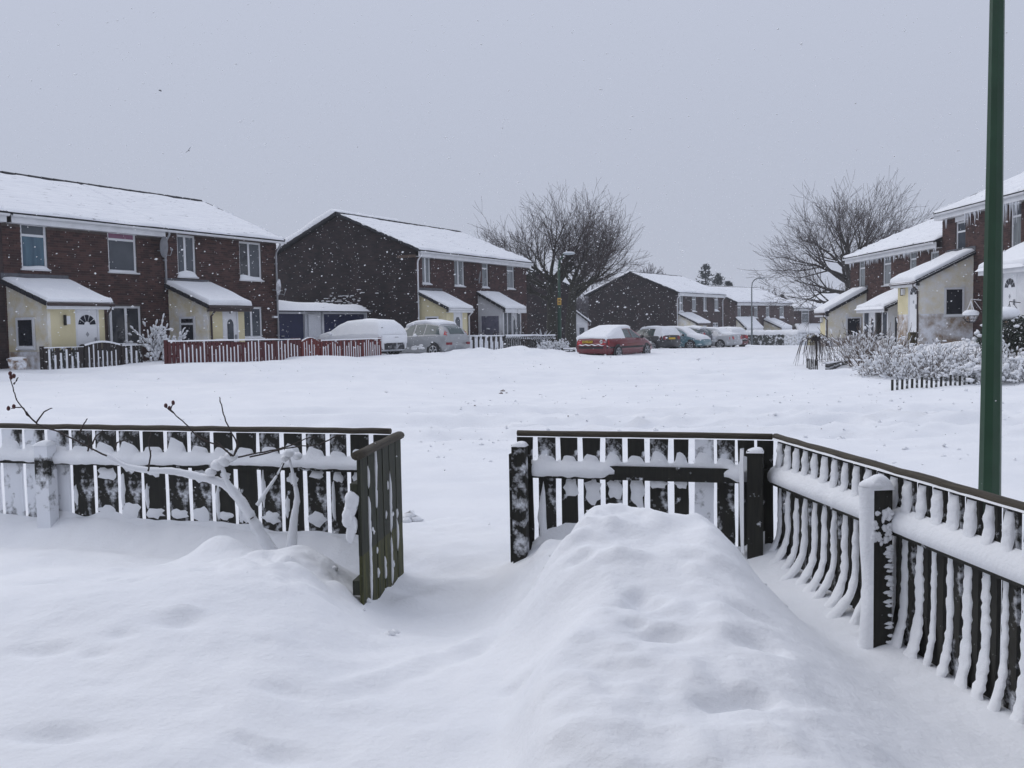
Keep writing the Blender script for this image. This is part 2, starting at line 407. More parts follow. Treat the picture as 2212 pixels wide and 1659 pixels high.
for px, py, z, sx, sy, h in (          # hollows and lumps trodden and thrown on the two heaps
        (1395, 1262, .44, .10, .05, -.07), (1378, 1245, .45, .05, .05, -.05), (1440, 1258, .45, .09, .07, .05), (1432, 1395, .27, .14, .05, -.035),
        (1630, 1432, .20, .10, .07, -.05), (1622, 1560, .17, .075, .06, -.07), (1550, 1572, .17, .08, .04, -.045), (1620, 1332, .28, .10, .04, -.03),
        (1305, 1322, .32, .03, .03, -.03), (1430, 1305, .44, .06, .025, -.03), (1240, 1260, .25, .09, .05, .06), (1255, 1285, .25, .05, .03, -.04),
        (1350, 1215, .42, .12, .05, .04), (1280, 1200, .22, .10, .06, .05), (1190, 1225, .0, .08, .05, .05), (1330, 1180, .42, .15, .05, .03),
        (1130, 1400, .22, .08, .07, -.05), (1150, 1440, .15, .06, .05, .04), (1112, 1540, .2, .05, .16, -.03), (1370, 1300, .43, .05, .03, -.03),
        (105, 1275, .12, .16, .06, -.05), (440, 1228, .22, .13, .05, -.05), (388, 1352, .15, .09, .05, -.045), (395, 1335, .15, .10, .03, .035), (250, 1280, .13, .04, .03, -.03),
        (295, 1285, .13, .06, .03, -.035), (110, 1425, .08, .13, .05, -.05), (205, 1435, .08, .07, .04, -.04), (265, 1405, .08, .06, .04, -.03), (570, 1395, .1, .03, .03, -.025),
        (590, 1615, .05, .12, .07, -.06), (530, 1600, .05, .05, .03, -.03), (110, 1620, .03, .16, .06, -.06), (610, 1480, .08, .12, .05, -.03),
        (660, 1215, .22, .12, .06, .05), (735, 1225, .15, .07, .04, .06), (560, 1190, .22, .14, .05, .04), (740, 1300, .05, .08, .06, -.04), (250, 1240, .12, .12, .04, .03), (640, 1245, .18, .1, .05, -.03)):
    DENTS.append((*zpt(px, py, z), sx, sy, h))
def garden_h(x, y):
    n1 = fbm(x * .9, y * .9, 3)
    z = .02 + .03 * n1
    # left heap, thrown up from the path
    z = z + gbump(x, y, -2.0, 5.2, 1.15, .95, .17) + gbump(x, y, -1.98, 6.25, .22, .22, .17) + gbump(x, y, -1.42, 6.1, .26, .24, .11)
    z = z + gbump(x, y, -3.2, 4.8, 1.6, .9, .08) + gbump(x, y, -1.7, 3.3, .9, 1.1, .07)
    z = z + .04 * sstep(4.0, 2.0, y)
    # right heap: highest by the fence, sinking towards us, soft shouldered
    lip = 1 - sstep(3.4, 4.5, y)          # a clean-cut lip beside the path close to us, slumped further off
    edge_l = .20 - .16 * lip + (.10 - .03 * lip) * vnoise(y * 1.7, x * 0 + 3.3) + .05 * vnoise(y * 4.3, x * 0 + 1.3)
    edge_r = 1.14 + .06 * vnoise(y * 1.3, x * 0 + 9.1)
    top = .22 + .07 * sstep(2.8, 4.2, y) + .20 * sstep(3.9, 5.3, y) - .06 * sstep(3.0, 2.0, y)
    cr = sstep(4.3, 5.2, y)
    body = sstep(edge_l - .36 + .27 * lip + .06 * cr, edge_l + .30 - .19 * lip - .06 * cr, x) * (1 - sstep(edge_r - .30 + .22 * cr, edge_r + .50 - .05 * cr, x))
    fadey = 1 - sstep(5.15, 5.95, y + .30 * np.maximum(0, .55 - x) + .20 * np.maximum(0, x - 1.1))
    z = z + top * body * fadey
    z = z + gbump(x, y, .76, 5.38, .62, .32, .07)
    # slumped, shovelled snow by the right gate post and on the flanks
    z = z + gbump(x, y, .42, 6.0, .35, .35, .20)
    spill = gbump(x, y, .25, 5.5, .45, .75, 1.0)
    z = z + spill * (.06 * np.abs(fbm(x * 5.3 + 3, y * 5.3, 2)) + .03 * np.abs(fbm(x * 11, y * 11, 2)))
    lsp = gbump(x, y, -1.35, 5.75, .45, .5, 1.0)
    z = z + lsp * (.06 * np.abs(fbm(x * 4.3 + 7, y * 4.3, 2)) + .02 * np.abs(fbm(x * 10, y * 10, 2)))
    # trodden path, wide at the open gate
    pc = -.46 + .05 * np.sin(y * 1.1) - .10 * sstep(5.0, 5.8, y)
    pw = .46 + .06 * vnoise(y * 1.5, x * 0 + 4.7) + .12 * sstep(4.9, 5.7, y)
    path = np.exp(-np.abs((x - pc) / pw) ** 3.0) * sstep(1.0, 2.4, y)
    deep = .01 + .17 * sstep(4.4, 5.7, y)
    z = z - path * (z + deep + .02 * fbm(x * 3, y * 3, 2))
    # diagonal scrape down the path
    z = z + gbump(x, y, -.28, 4.7, .05, .75, .03, rot=-.75) - gbump(x, y, -.16, 4.62, .05, .75, .025, rot=-.75)
    # wind scoop and drift along the fences
    fy = fence_y(x); d = fy - y
    front = (1 - np.exp(-np.abs((x + .44) / .55) ** 6))
    z = z + front * (x < 1.9) * (.07 * np.exp(-(d / .16) ** 2) - .07 * np.exp(-((d - .42) / .22) ** 2) * (x < -.9))
    sx = side_x(y); ds = sx - x
    z = z + (y < 6.2) * (.06 * np.exp(-(ds / .18) ** 2) - .10 * np.exp(-(ds / .40) ** 2) * sstep(6.1, 4.7, y))
    for cx, cy, dx, dy, h in DENTS: z = z + (gbump(x, y, cx, cy, dx * 1.1, dy * 1.1, h * (1.2 if cx > 0 else .75), 0.0, 1.4 if cx > 0 else 1.1) if h < 0 else gbump(x, y, cx, cy, dx, dy, h))
    lump = fbm(x * 3.1, y * 3.1, 3)
    z = z + .010 * lump + (.032 * np.maximum(0, fbm(x * 4.7 + 9, y * 4.7, 2)) + .014 * np.maximum(0, fbm(x * 9.5 + 2, y * 9.5, 2))) * body + .0035 * fbm(x * 14, y * 14, 2)
    return z
def ground_h(x, y):
    x = np.asarray(x, float); y = np.asarray(y, float); sh = x.shape; x = x.ravel(); y = y.ravel()
    m = (1 - sstep(-.05, .30, y - fence_y(x))) * (1 - sstep(-.02, .30, x - side_x(y))) * (np.abs(x) < 40) * (y > -20)
    z = np.zeros_like(x); a = m < 1; b = m > 0
    if a.any(): z[a] = street_h(x[a], y[a]) * (1 - m[a])
    if b.any(): z[b] += garden_h(x[b], y[b]) * m[b]
    return z.reshape(sh)
def gz(x, y): return float(ground_h(np.array([x]), np.array([y]))[0])

def gpatch(name, xs, ys, hole=None, sink=.10):
    X, Y = np.meshgrid(xs, ys); Z = ground_h(X, Y)
    if hole:
        x0, x1, y0, y1 = hole
        ins = sstep(x0, x0 + .3, X) * sstep(x1, x1 - .3, X) * sstep(y0, y0 + .3, Y) * sstep(y1, y1 - .3, Y)
        Z = Z - ins * sink
    o = put(name, numpy_mesh(name, X, Y, Z, 'snow')); o['kind'] = 'structure'; return o
gpatch('garden_ground', np.concatenate([np.arange(-6.6, 3.2, .03), np.arange(3.2, 6.2, .08)]), np.arange(1.0, 8.4, .03))
gpatch('road', np.arange(-34, 36.1, .2), np.concatenate([np.arange(7.4, 24, .08), np.arange(24, 62, .2)]), hole=(-6.6, 6.0, 7.0, 8.35))
far = np.concatenate([-np.geomspace(600, 36, 24), np.arange(-34, 36, 1.0), np.geomspace(37, 600, 24)])
fy_ = np.concatenate([np.arange(-30, 62, 1.0), np.geomspace(62, 900, 60)])
X, Y = np.meshgrid(far, fy_); Z = ground_h(X, Y)
Z = Z - .35 * sstep(-33.5, -32, X) * sstep(35.5, 34, X) * sstep(7.6, 9, Y) * sstep(61.5, 60, Y) - .45 * sstep(-6.4, -5.4, X) * sstep(6.0, 5.0, X) * sstep(1.2, 2.2, Y) * sstep(9.5, 8.2, Y)
put('ground', numpy_mesh('ground', X, Y, Z, 'snow'))['kind'] = 'structure'

# ------------------------------------------------------------------ houses
TANP = .42
class House:
    """local x: to the right seen from the street, y: into the house, z: up. origin: left front corner at ground"""
    def __init__(s, label, ox, oy, oz, ang, W, D, he, cat='house', group=None, near=True, eave_over=.3):
        s.o = thing('brick_house', label, cat, (ox, oy, oz), ang, group)
        s.org = Vector((ox, oy, oz)); s.ax = Vector((math.cos(ang), math.sin(ang), 0)); s.ay = Vector((-math.sin(ang), math.cos(ang), 0))
        s.W, s.D, s.he, s.ov = W, D, he, eave_over
    def uv(s, px, py, v=0.0):
        r = ray(px, py); p0 = s.org + s.ay * v
        t = (p0 - EYE).dot(s.ay) / r.dot(s.ay)
        q = EYE + r * t - s.org
        return q.dot(s.ax), q.z
    def rect(s, px0, py0, px1, py1, v=0.0):
        a = s.uv(px0, (py0 + py1) / 2, v)[0]; b = s.uv(px1, (py0 + py1) / 2, v)[0]
        zt = s.uv((px0 + px1) / 2, py0, v)[1]; zb = s.uv((px0 + px1) / 2, py1, v)[1]
        return min(a, b), max(a, b), min(zt, zb), max(zt, zb)

def wall_with_holes(mb, W, H, holes, y=0.0, dep=.10):
    xs = sorted({0, W, *[c for h in holes for c in h[:2]]}); zs = sorted({-1.0, H, *[c for h in holes for c in h[2:4]]})
    xs = [x for x in xs if 0 <= x <= W]
    for i in range(len(xs) - 1):
        for j in range(len(zs) - 1):
            cx, cz = (xs[i] + xs[i + 1]) / 2, (zs[j] + zs[j + 1]) / 2
            if any(h[0] < cx < h[1] and h[2] < cz < h[3] for h in holes): continue
            mb.quad((xs[i], y, zs[j]), (xs[i + 1], y, zs[j]), (xs[i + 1], y, zs[j + 1]), (xs[i], y, zs[j + 1]))
    for x0, x1, z0, z1 in [h[:4] for h in holes]:
        mb.quad((x0, y, z0), (x0, y, z1), (x0, y + dep, z1), (x0, y + dep, z0)); mb.quad((x1, y, z0), (x1, y + dep, z0), (x1, y + dep, z1), (x1, y, z1))
        mb.quad((x0, y, z1), (x1, y, z1), (x1, y + dep, z1), (x0, y + dep, z1)); mb.quad((x0, y, z0), (x0, y + dep, z0), (x1, y + dep, z0), (x1, y, z0))

def bricks(W, H, holes, rnd, z0=0.0):
    mb = MB(); row = 0; z = z0
    while z + .065 < H:
        x = -.1125 if row % 2 else 0.0
        while x < W:
            a, b = max(x, .004), min(x + .215, W - .004)
            segs = [(a, b)]
            for h in holes:
                if h[2] < z + .06 and h[3] > z + .005:
                    ns = []
                    for p, q in segs:
                        if q <= h[0] or p >= h[1]: ns.append((p, q))
                        else:
                            if p < h[0] - .03: ns.append((p, h[0]))
                            if q > h[1] + .03: ns.append((h[1], q))
                    segs = ns
            for p, q in segs:
                if q - p > .03:
                    t = .009 + rnd.random() * .007
                    mb.add([(p, -t, z), (q, -t, z), (q, 0, z), (p, 0, z), (p, -t, z + .065), (q, -t, z + .065), (q, 0, z + .065), (p, 0, z + .065)],
                           [(4, 5, 6, 7), (0, 1, 5, 4), (1, 2, 6, 5), (3, 0, 4, 7), (0, 3, 2, 1)])
            x += .225
        z += .075; row += 1
    return mb

def add_window(par, x0, x1, z0, z1, style='split', pane='glass', pane2=None, y=.05, axis='y', x_at=0, sgn=1, snow=.05, sill=True, hang=False, name='window'):
    """style: split = two side by side, transom = small light over big one, one, wide3. axis 'x': set in a side wall at x_at facing -x*sgn"""
    f = min(.075, (x1 - x0) * .11); d = .05; mul = []
    if style == 'split': mul = [('v', .45)]
    if style == 'transom': mul = [('h', .72)]
    if style == 'grid': mul = [('v', .5), ('h', .55)]
    if style == 'three': mul = [('v', .12), ('v', .56)]
    def tr(p):
        if axis == 'y': return p
        return (x_at + sgn * p[1], p[0], p[2])
    def bx(mb, a, b, c, dd, e, g):
        t = MB(); t.box(a, b, c, dd, e, g); mb.add([tr(p) for p in t.v], t.f if (axis == 'y' or sgn < 0) else [q[::-1] for q in t.f])
    fr = MB()
    bx(fr, x0, x1, y, y + d, z0, z0 + f); bx(fr, x0, x1, y, y + d, z1 - f, z1)
    bx(fr, x0, x0 + f, y, y + d, z0 + f, z1 - f); bx(fr, x1 - f, x1, y, y + d, z0 + f, z1 - f)
    vs = sorted([m[1] for m in mul if m[0] == 'v']); hs = sorted([m[1] for m in mul if m[0] == 'h'])
    for m in vs: xm = x0 + (x1 - x0) * m; bx(fr, xm - .045, xm + .045, y - .004, y + d, z0 + f, z1 - f)
    for m in hs: zm = z0 + (z1 - z0) * m; bx(fr, x0 + f, x1 - f, y - .006, y + d, zm - .035, zm + .035)
    w = fr.build(name, 'white_plastic', par)
    xe = [x0 + f] + [x0 + (x1 - x0) * m for m in vs] + [x1 - f]; ze = [z0 + f] + [z0 + (z1 - z0) * m for m in hs] + [z1 - f]
    for i in range(len(xe) - 1):
        for j in range(len(ze) - 1):
            p = MB(); bx(p, xe[i], xe[i + 1], y + .02, y + .03, ze[j], ze[j + 1])
            pm = pane2 if (pane2 and ((hs and j == len(ze) - 2) or (not hs and i == len(xe) - 2))) else pane
            p.build('pane', pm, w)
    if sill:
        sl = MB(); bx(sl, x0 - .05, x1 + .05, -.07, y + .02, z0 - .05, z0 - .002); sl.build('sill', 'white_plastic', w)
    if snow:
        s = MB(); hh = snow
        def fn(u, v):
            x = x0 - .05 + (x1 - x0 + .1) * u; k = .5 + .5 * math.sin(u * 5 + x0 * 7); prof = math.sin(min(1, v * 1.15 + .02) * math.pi * .5)
            e = min(1, u * 9, (1 - u) * 9)
            return tr((x, -.085 + v * (y + .07), z0 - .012 + (hh * (.6 + .6 * k) * prof + hh * .5 * v * v) * e))
        s.grid(fn, 10, 4); s.build('sill_snow', 'snow_soft', w, True)
    return w

def roof_snow_sheet(x0, x1, y0, z0, y1, z1, th, seed, nx=26, ny=10, over=.0, wavy=.03):
    """a quilt of snow on a slope from (y0,z0) low to (y1,z1) high, with rounded rims"""
    L = math.hypot(y1 - y0, z1 - z0); ny_, nz_ = -(z1 - z0) / L, (y1 - y0) / L
    if y1 < y0: ny_, nz_ = (z1 - z0) / L, (y0 - y1) / L
    mb = MB()
    us = [0, .004, .015] + [(.03 + .94 * i / nx) for i in range(nx + 1)] + [.985, .996, 1]
    vs = [0, .006, .025] + [(.05 + .9 * i / ny) for i in range(ny + 1)] + [.975, .994, 1]
    o = len(mb.v)
    U, V = np.meshgrid(us, vs)
    n = fbm(U * (x1 - x0) * 1.1 + seed, V * L * 1.1 + seed * 3, 3) * .5 + fbm(U * (x1 - x0) * 4 + seed, V * L * 4, 2) * .15
    for j, v in enumerate(vs):
        for i, u in enumerate(us):
            e = min(1, min(u, 1 - u) / .016) ** .5 * min(1, min(v, 1 - v) / .028) ** .5
            t = (th + wavy * n[j, i]) * e
            vv = v + (0.012 * n[j, i] if v < .02 else 0)
            x = x0 + (x1 - x0) * u + (.05 * n[j, i] if u in (0, 1) else 0)
            mb.v.append((x, y0 + (y1 - y0) * vv + ny_ * t, z0 + (z1 - z0) * vv + nz_ * t))
    w = len(us)
    for j in range(len(vs) - 1):
        for i in range(w - 1):
            a = o + j * w + i; q = (a, a + 1, a + w + 1, a + w); mb.f.append(q if y1 > y0 else q[::-1])
    return mb

def add_roof(h, gl, gr, seed, th=.07, verge=True, snowmat='roof_snow', back=None):
    W, D, he, ov = h.W, h.D, h.he, h.ov
    xl = -.18 if gl else 0; xr = W + .18 if gr else W
    zr = he + (D / 2 + ov) * TANP
    r = MB(); t = .07
    r.prism([(-ov, he), (D / 2, zr), (D + ov, he), (D + ov, he - t), (D / 2, zr - t), (-ov, he - t)], 0, xl, xr)
    ro = r.build('roof', 'tile', h.o)
    roof_snow_sheet(xl + .02, xr - .02, -ov - .03, he + .004, D / 2 - .10, zr - .04, th, seed, wavy=.045).build('roof_snow', snowmat, ro, True)
    roof_snow_sheet(xl + .02, xr - .02, D + ov, he + .004, D / 2 + .10, zr - .04 + (.06 if back else 0), back or th * 2.2, seed + 5, wavy=.06).build('roof_snow', snowmat, ro, True)
    # ridge tiles: half rounds, bare of snow in the wind
    mt = MB()
    for k in range(6):
        a0 = math.pi * k / 5
        mt.v += [(0, .11 * math.cos(a0), .11 * math.sin(a0)), (.44, .105 * math.cos(a0), .10 * math.sin(a0))]
    for k in range(5): mt.f.append((2 * k, 2 * k + 1, 2 * k + 3, 2 * k + 2))
    me = mt.mesh('ridge_tile', 'tile')
    n = int((xr - xl) / .45); st = (xr - xl) / n
    for i in range(n): put('ridge_tile', me, ro, (xl + i * st, D / 2, zr - .02))
    if verge:
        tv = MB(); tv.box(-.03, .03, 0, .30, -.06, .05); mv = tv.mesh('verge_tile', 'tile')
        al = math.atan(TANP); Ls = (D / 2 + ov) / math.cos(al); m = int(Ls / .32)
        for xx, on in ((xl, gl), (xr, gr)):
            if not on: continue
            for i in range(m):
                s_ = i * Ls / m
                o = put('verge_tile', mv, ro, (xx, -ov + s_ * math.cos(al), he + s_ * math.sin(al) + .012 * (i % 2))); o.rotation_euler = (al, 0, 0)
                o = put('verge_tile', mv, ro, (xx, D + ov - s_ * math.cos(al), he + s_ * math.sin(al) + .012 * (i % 2))); o.rotation_euler = (al, 0, math.pi)
                if random.Random(i + seed).random() < .45:
                    c = MB(); rr = random.Random(i * 7 + seed); c.ball((0, .15, .06), .07, .17, .05, 7, 4, .2, rr)
                    o = c.build('snow_clump', 'snow_soft', ro, True, (xx + rr.uniform(-.02, .03), -ov + s_ * math.cos(al), he + s_ * math.sin(al))); o.rotation_euler = (al, 0, 0)
    return ro

def gutter_and_fascia(h, x0, x1, white=True, fasc=True):
    he, ov = h.he, h.ov
    if fasc:
        f = MB(); f.box(x0, x1, -ov + .03, -ov + .055, he - .30, he - .075); f.box(x0, x1, -ov + .055, .0, he - .30, he - .285)
        f.build('fascia', 'white_plastic', h.o)
    g = MB()
    g.grid(lambda u, v: (x0 - .03 + (x1 - x0 + .06) * u, -ov - .04 + .06 * math.cos(math.pi * (1 + v)), he - .06 - .07 * math.sin(math.pi * v)), 1, 6)
    g.grid(lambda u, v: (x0 - .03 + (x1 - x0 + .06) * u, -ov - .04 + .066 * math.cos(math.pi * (1 + v)), he - .06 - .076 * math.sin(math.pi * v)), 1, 6, True)
    g.build('gutter', 'white_plastic' if white else 'grey_plastic', h.o, True)

def downpipe(h, x, zt, zb=0, m='white_plastic', y=-.09, side=None):
    p = MB(); p.tube([(x, -h.ov - .03, zt - .02), (x, -h.ov - .02, zt - .16), (x, y - .02, zt - .42), (x, y, zt - .55), (x, y, zb)], .038, 8)
    for z in (zb + 1.0, zb + 2.4, zt - .9):
        if z < zt - .5: p.box(x - .05, x + .05, y - .02, 0, z, z + .05)
    p.build('downpipe', m, h.o, True)

def add_porch(h, x0, x1, p, style='cream', side=-1, he=2.1, hb=2.85, snow=.12, door=None, win=None, fascia='white_plastic', zf=0.0, glaze=False, lamp=False, pipe=None, plinth=True, bigsnow=0.0, side_mat=None, lead=True):
    """lean-to entrance: side=-1 -> the left side wall is the one seen"""
    o = h.o; W = x1 - x0
    th = .10
    # walls
    sm = side_mat or ('cream_splat' if style == 'cream' else 'white_plastic')
    fm = 'cream' if style == 'cream' else 'white_plastic'
    slope = (hb - he) / p
    for sx, xx in ((-1, x0), (1, x1)):
        xi = xx - sx * th
        w = MB(); a, b = min(xx, xi), max(xx, xi)
        w.prism([(-p, -.8), (0, -.8), (0, hb), (-p, he)], 0, a, b)
        w.build('porch_side_wall', sm if sx == side else fm, o)
        if plinth:
            q = MB(); xo = xx + sx * .012; q.box(min(xo, xx), max(xo, xx), -p - .012, -.01, -.8, .72); q.build('porch_plinth', 'stone_base', o)
    f = MB(); dx0, dx1 = door['x'] if door else (x0 + .5, x0 + 1.4)
    if glaze:
        f.box(x0 + th, x1 - th, -p, -p + th, -.8, .7); f.build('porch_front_wall', fm, o); f = MB(); f.box(x0 + th, x1 - th, -p, -p + th, he - .12, he)
    else:
        f.box(x0 + th, dx0, -p, -p + th, -.8, he); f.box(dx1, x1 - th, -p, -p + th, -.8, he); f.box(dx0, dx1, -p, -p + th, 2.02, he)
    f.build('porch_front_wall', fm, o)
    if plinth and not glaze:
        for qa, qb in ((x0, dx0), (dx1, x1)): q = MB(); q.box(qa, qb, -p - .014, -p, -.8, .72); q.build('porch_plinth', 'stone_base', o)
    if glaze:
        n = 4; xs = [x0 + .02 + (W - .04) * i / n for i in range(n + 1)]
        for i in range(n):
            if i == n - 2 or (side > 0 and i == 1): continue
            add_window(o, xs[i], xs[i + 1], .72, he - .12, 'one', 'glass_grey', y=-p + .02, snow=0, sill=False)
        dd = n - 2 if side < 0 else 1
        dx0, dx1 = xs[dd], xs[dd + 1]
    # door
    d = MB(); d.box(dx0, dx1, -p + .02, -p + .06, 0.02, 2.0); dm = d.build('door', 'door_white', o)
    fr = MB(); fr.box(dx0 - .0, dx0 + .06, -p - .006, -p + .055, 0, 2.04); fr.box(dx1 - .06, dx1, -p - .006, -p + .055, 0, 2.04); fr.box(dx0 + .06, dx1 - .06, -p - .006, -p + .055, 1.98, 2.04)
    fr.build('door_frame', 'white_plastic', dm)
    cx = (dx0 + dx1) / 2; kind = (door or {}).get('kind', 'arch'); yv = -p + .012
    if kind == 'fan':
        r0 = .30
        for k in range(5):
            a0, a1 = math.pi * (k + .08) / 5, math.pi * (k + .92) / 5
            g = MB(); g.poly([(cx + .10 * math.cos(a), yv, 1.48 + .10 * math.sin(a)) for a in (a0, a1)] + [(cx + r0 * math.cos(a), yv, 1.48 + r0 * math.sin(a)) for a in (a1, (a0 + a1) / 2, a0)])
            g.build('door_pane', 'glass', dm)
        k_ = MB(); k_.poly([(cx, yv, 1.12), (cx + .06, yv, 1.20), (cx, yv, 1.28), (cx - .06, yv, 1.20)]); k_.build('knocker', 'grey_plastic', dm)
    elif kind == 'arch':
        g = MB(); hw = min(.15, (dx1 - dx0) * .22)
        g.poly([(cx - hw, yv, .35), (cx + hw, yv, .35), (cx + hw, yv, 1.45)] + [(cx + hw * math.cos(a), yv, 1.45 + hw * 1.3 * math.sin(a)) for a in (.5, 1.05, 1.57, 2.1, 2.64)] + [(cx - hw, yv, 1.45)])
        g.build('door_pane', 'glass_grey', dm)
    elif kind == 'top':
        g = MB(); hw = (dx1 - dx0) * .27
        g.poly([(cx - hw, yv, 1.05), (cx + hw, yv, 1.05), (cx + hw, yv, 1.55), (cx + hw * .5, yv, 1.70), (cx - hw * .5, yv, 1.70), (cx - hw, yv, 1.55)]); g.build('door_pane', 'glass_grey', dm)
        l = MB(); l.box(cx - .10, cx + .10, yv - .01, yv + .01, .82, .92); l.build('letter_box', 'stone_base', dm)
    hd = MB(); hd.box(dx1 - .16, dx1 - .13, -p - .04, -p + .03, .92, 1.10); hd.build('door_handle', 'grey_plastic', dm)
    # roof
    ovf, ovs = .22, .16
    z_at = lambda y: hb + .03 + y * slope
    y0 = -p - ovf
    r = MB(); r.prism([(y0, z_at(y0)), (0, z_at(0)), (0, z_at(0) + .07), (y0, z_at(y0) + .07)], 0, x0 - ovs, x1 + ovs)
    ro = r.build('porch_roof', 'tile', o)
    roof_snow_sheet(x0 - ovs + .01, x1 + ovs - .01, y0 - .03, z_at(y0) + .073, -.02, z_at(0) + .068, snow, x0 * 3 + p, 12, 7, wavy=.05 if bigsnow == 0 else .1).build('porch_roof_snow', 'snow_soft', ro, True)
    if bigsnow:
        s = MB()
        def fn(u, v):
            e = math.sin(math.pi * u) ** .35 * math.sin(math.pi * v) ** .4
            y = y0 - .12 + (-.02 - y0 + .1) * v
            return (x0 - ovs - .05 + (W + 2 * ovs + .1) * u, y, z_at(y) + .05 + bigsnow * e)
        s.grid(fn, 16, 12); s.build('porch_roof_snow', 'snow_soft', ro, True)
    fa = MB(); fa.box(x0 - ovs, x1 + ovs, y0 - .02, y0, z_at(y0) - .14, z_at(y0) + .06); fa.box(x0 - .02, x1 + .02, y0, -p - .002, z_at(y0) - .14, z_at(y0) - .11)
    fa.build('porch_fascia', fascia, ro)
    mv = MB(); mv.box(-.035, .035, 0, .26, -.07, .06); mvm = mv.mesh('verge_tile', 'tile'); al = math.atan(slope); Ls = (p + ovf) / math.cos(al); n = int(Ls / .28)
    for xx in (x0 - ovs, x1 + ovs):
        for i in range(n):
            q = put('verge_tile', mvm, ro, (xx, y0 + i * (p + ovf) / n, z_at(y0 + i * (p + ovf) / n) + .03)); q.rotation_euler = (al, 0, 0)
    if lead:
        le = MB(); le.box(x0 - ovs, x1 + ovs, -.03, -.017, z_at(0) + .07, z_at(0) + .26); le.build('flashing', 'lead', o)
    if pipe:
        xp = pipe[0]; dp = MB(); dp.tube([(xp, y0 - .02, z_at(y0) - .02), (xp, y0 - .01, z_at(y0) - .14), (xp, -p - .06, z_at(y0) - .30), (xp, -p - .06, -.2)], .035, 8); dp.build('downpipe', pipe[1], o, True)
        gu = MB(); gu.tube([(x0 - ovs, y0 - .05, z_at(y0)), (x1 + ovs, y0 - .05, z_at(y0))], .05, 8); gu.build('gutter', pipe[1], o, True)
    if lamp is not False:
        l = MB(); l.box(lamp - .07, lamp + .07, -p - .12, -p - .002, 1.50, 1.74); l.build('wall_lamp', 'white_plastic', o)
        l = MB(); l.box(lamp - .09, lamp - .06, -p - .13, -p - .03, 1.47, 1.77); l.build('wall_lamp_bracket', 'black', o)
    if win:
        ya, yb, za, zb, st, pn = win
        add_window(o, ya, yb, za, zb, st, pn, y=-.062, axis='x', x_at=(x0 if side < 0 else x1), sgn=(1 if side < 0 else -1), snow=.05, name='porch_window')

def porch_px(h, wall, corner, other, side=-1, py=700):
    xw = h.uv(wall, py)[0]
    # projection p so that the wall end seen at 'wall' comes forward to 'corner'
    lo, hi = .2, 4.0
    for _ in range(50):
        m = (lo + hi) / 2; x = h.uv(corner, py, -m)[0]
        if (x - xw) * side > 0: hi = m
        else: lo = m
    p = (lo + hi) / 2
    xo = h.uv(other, py, -p)[0]
    return (xw, xo, p) if side < 0 else (xo, xw, p)

def build_house(h, wins, gl=False, gr=False, brick=True, wallm='brick_wall', seed=1, roof=True, th=.07, near=False, btop=.32, back=None):
    holes = [w[:4] for w in wins]
    mb = MB()
    wall_with_holes(mb, h.W, h.he - .05, holes)
    D, W, he = h.D, h.W, h.he
    bk = MB(); bk.quad((W, D, -1), (0, D, -1), (0, D, he), (W, D, he)); bk.build('back_wall', wallm, h.o)
    zr = he + (D / 2 + h.ov) * TANP - .10; ze = he - .02 + 0 * h.ov
    pts = lambda x: [(x, 0, -1), (x, D, -1), (x, D, ze), (x, D / 2, zr), (x, 0, ze)]
    bm = 'mortar_near' if near else 'mortar'
    mb.build('wall', bm if brick else wallm, h.o)
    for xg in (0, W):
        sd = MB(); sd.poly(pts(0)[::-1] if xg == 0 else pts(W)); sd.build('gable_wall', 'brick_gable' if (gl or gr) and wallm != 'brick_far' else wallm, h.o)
    if brick:
        bo = bricks(h.W, h.he - btop, holes, random.Random(seed)).build('brickwork', 'brick_near' if near else 'brick', h.o); bo['kind'] = 'stuff'
    for w in wins:
        x0, x1, z0, z1, st, pn = w[:6]
        kw = w[6] if len(w) > 6 else {}
        head = kw.pop('head', False)
        add_window(h.o, x0, x1, z0, z1, st, pn, **kw)
        if head:
            p = MB(); p.box(x0, x1, -.025, .02, z1 + .002, he - .31); p.build('window_head_panel', 'white_plastic', h.o)
    if roof: add_roof(h, gl, gr, seed, th, back=back)

def dish(par, x, z, y=-.02, m='dish', r=.33, turn=.5, tilt=.3):
    rt = MB(); rt.tube([(x, 0, z - .1), (x, -.22, z - .12), (x, -.26, z - .02)], .02, 6)
    rt.tube([(x, -.26, z - .25), (x + .02, -.60, z - .30), (x + .03, -.66, z - .14)], .012, 5); rt.ball((x + .03, -.66, z - .10), .045)
    d = MB()
    ct, st = math.cos(turn), math.sin(turn)
    def fn(u, v):
        a = 2 * math.pi * u; q = r * v; px, pz = q * math.cos(a), q * 1.08 * math.sin(a); py = -.30 - .25 * (v * v) * r - pz * .25
        return (x + px * ct - (py + .3) * st * -1, -.30 + (py + .3) * ct + px * st * .8, z + pz)
    d.grid(fn, 20, 5); d.grid(lambda u, v: (lambda p: (p[0], p[1] + .012, p[2]))(fn(u, v)), 20, 5, True)
    o = d.build('satellite_dish', m, par, True); rt.build('dish_arm', 'grey_plastic', o)
    return o

# this garden's house, unseen behind the viewpoint, added to shade the near snow
hw_ = MB(); hw_.box(-5.5, 5.5, -8.5, -.7, -.5, 5.2); hw_.build('house_wall', 'brick_wall')['kind'] = 'structure'
hr_ = MB(); hr_.prism([(-8.9, 5.2), (-4.6, 7.1), (-.1, 5.2), (-.1, 5.05), (-8.9, 5.05)], 0, -5.8, 5.8); hr_.build('house_roof', 'tile')['kind'] = 'structure'

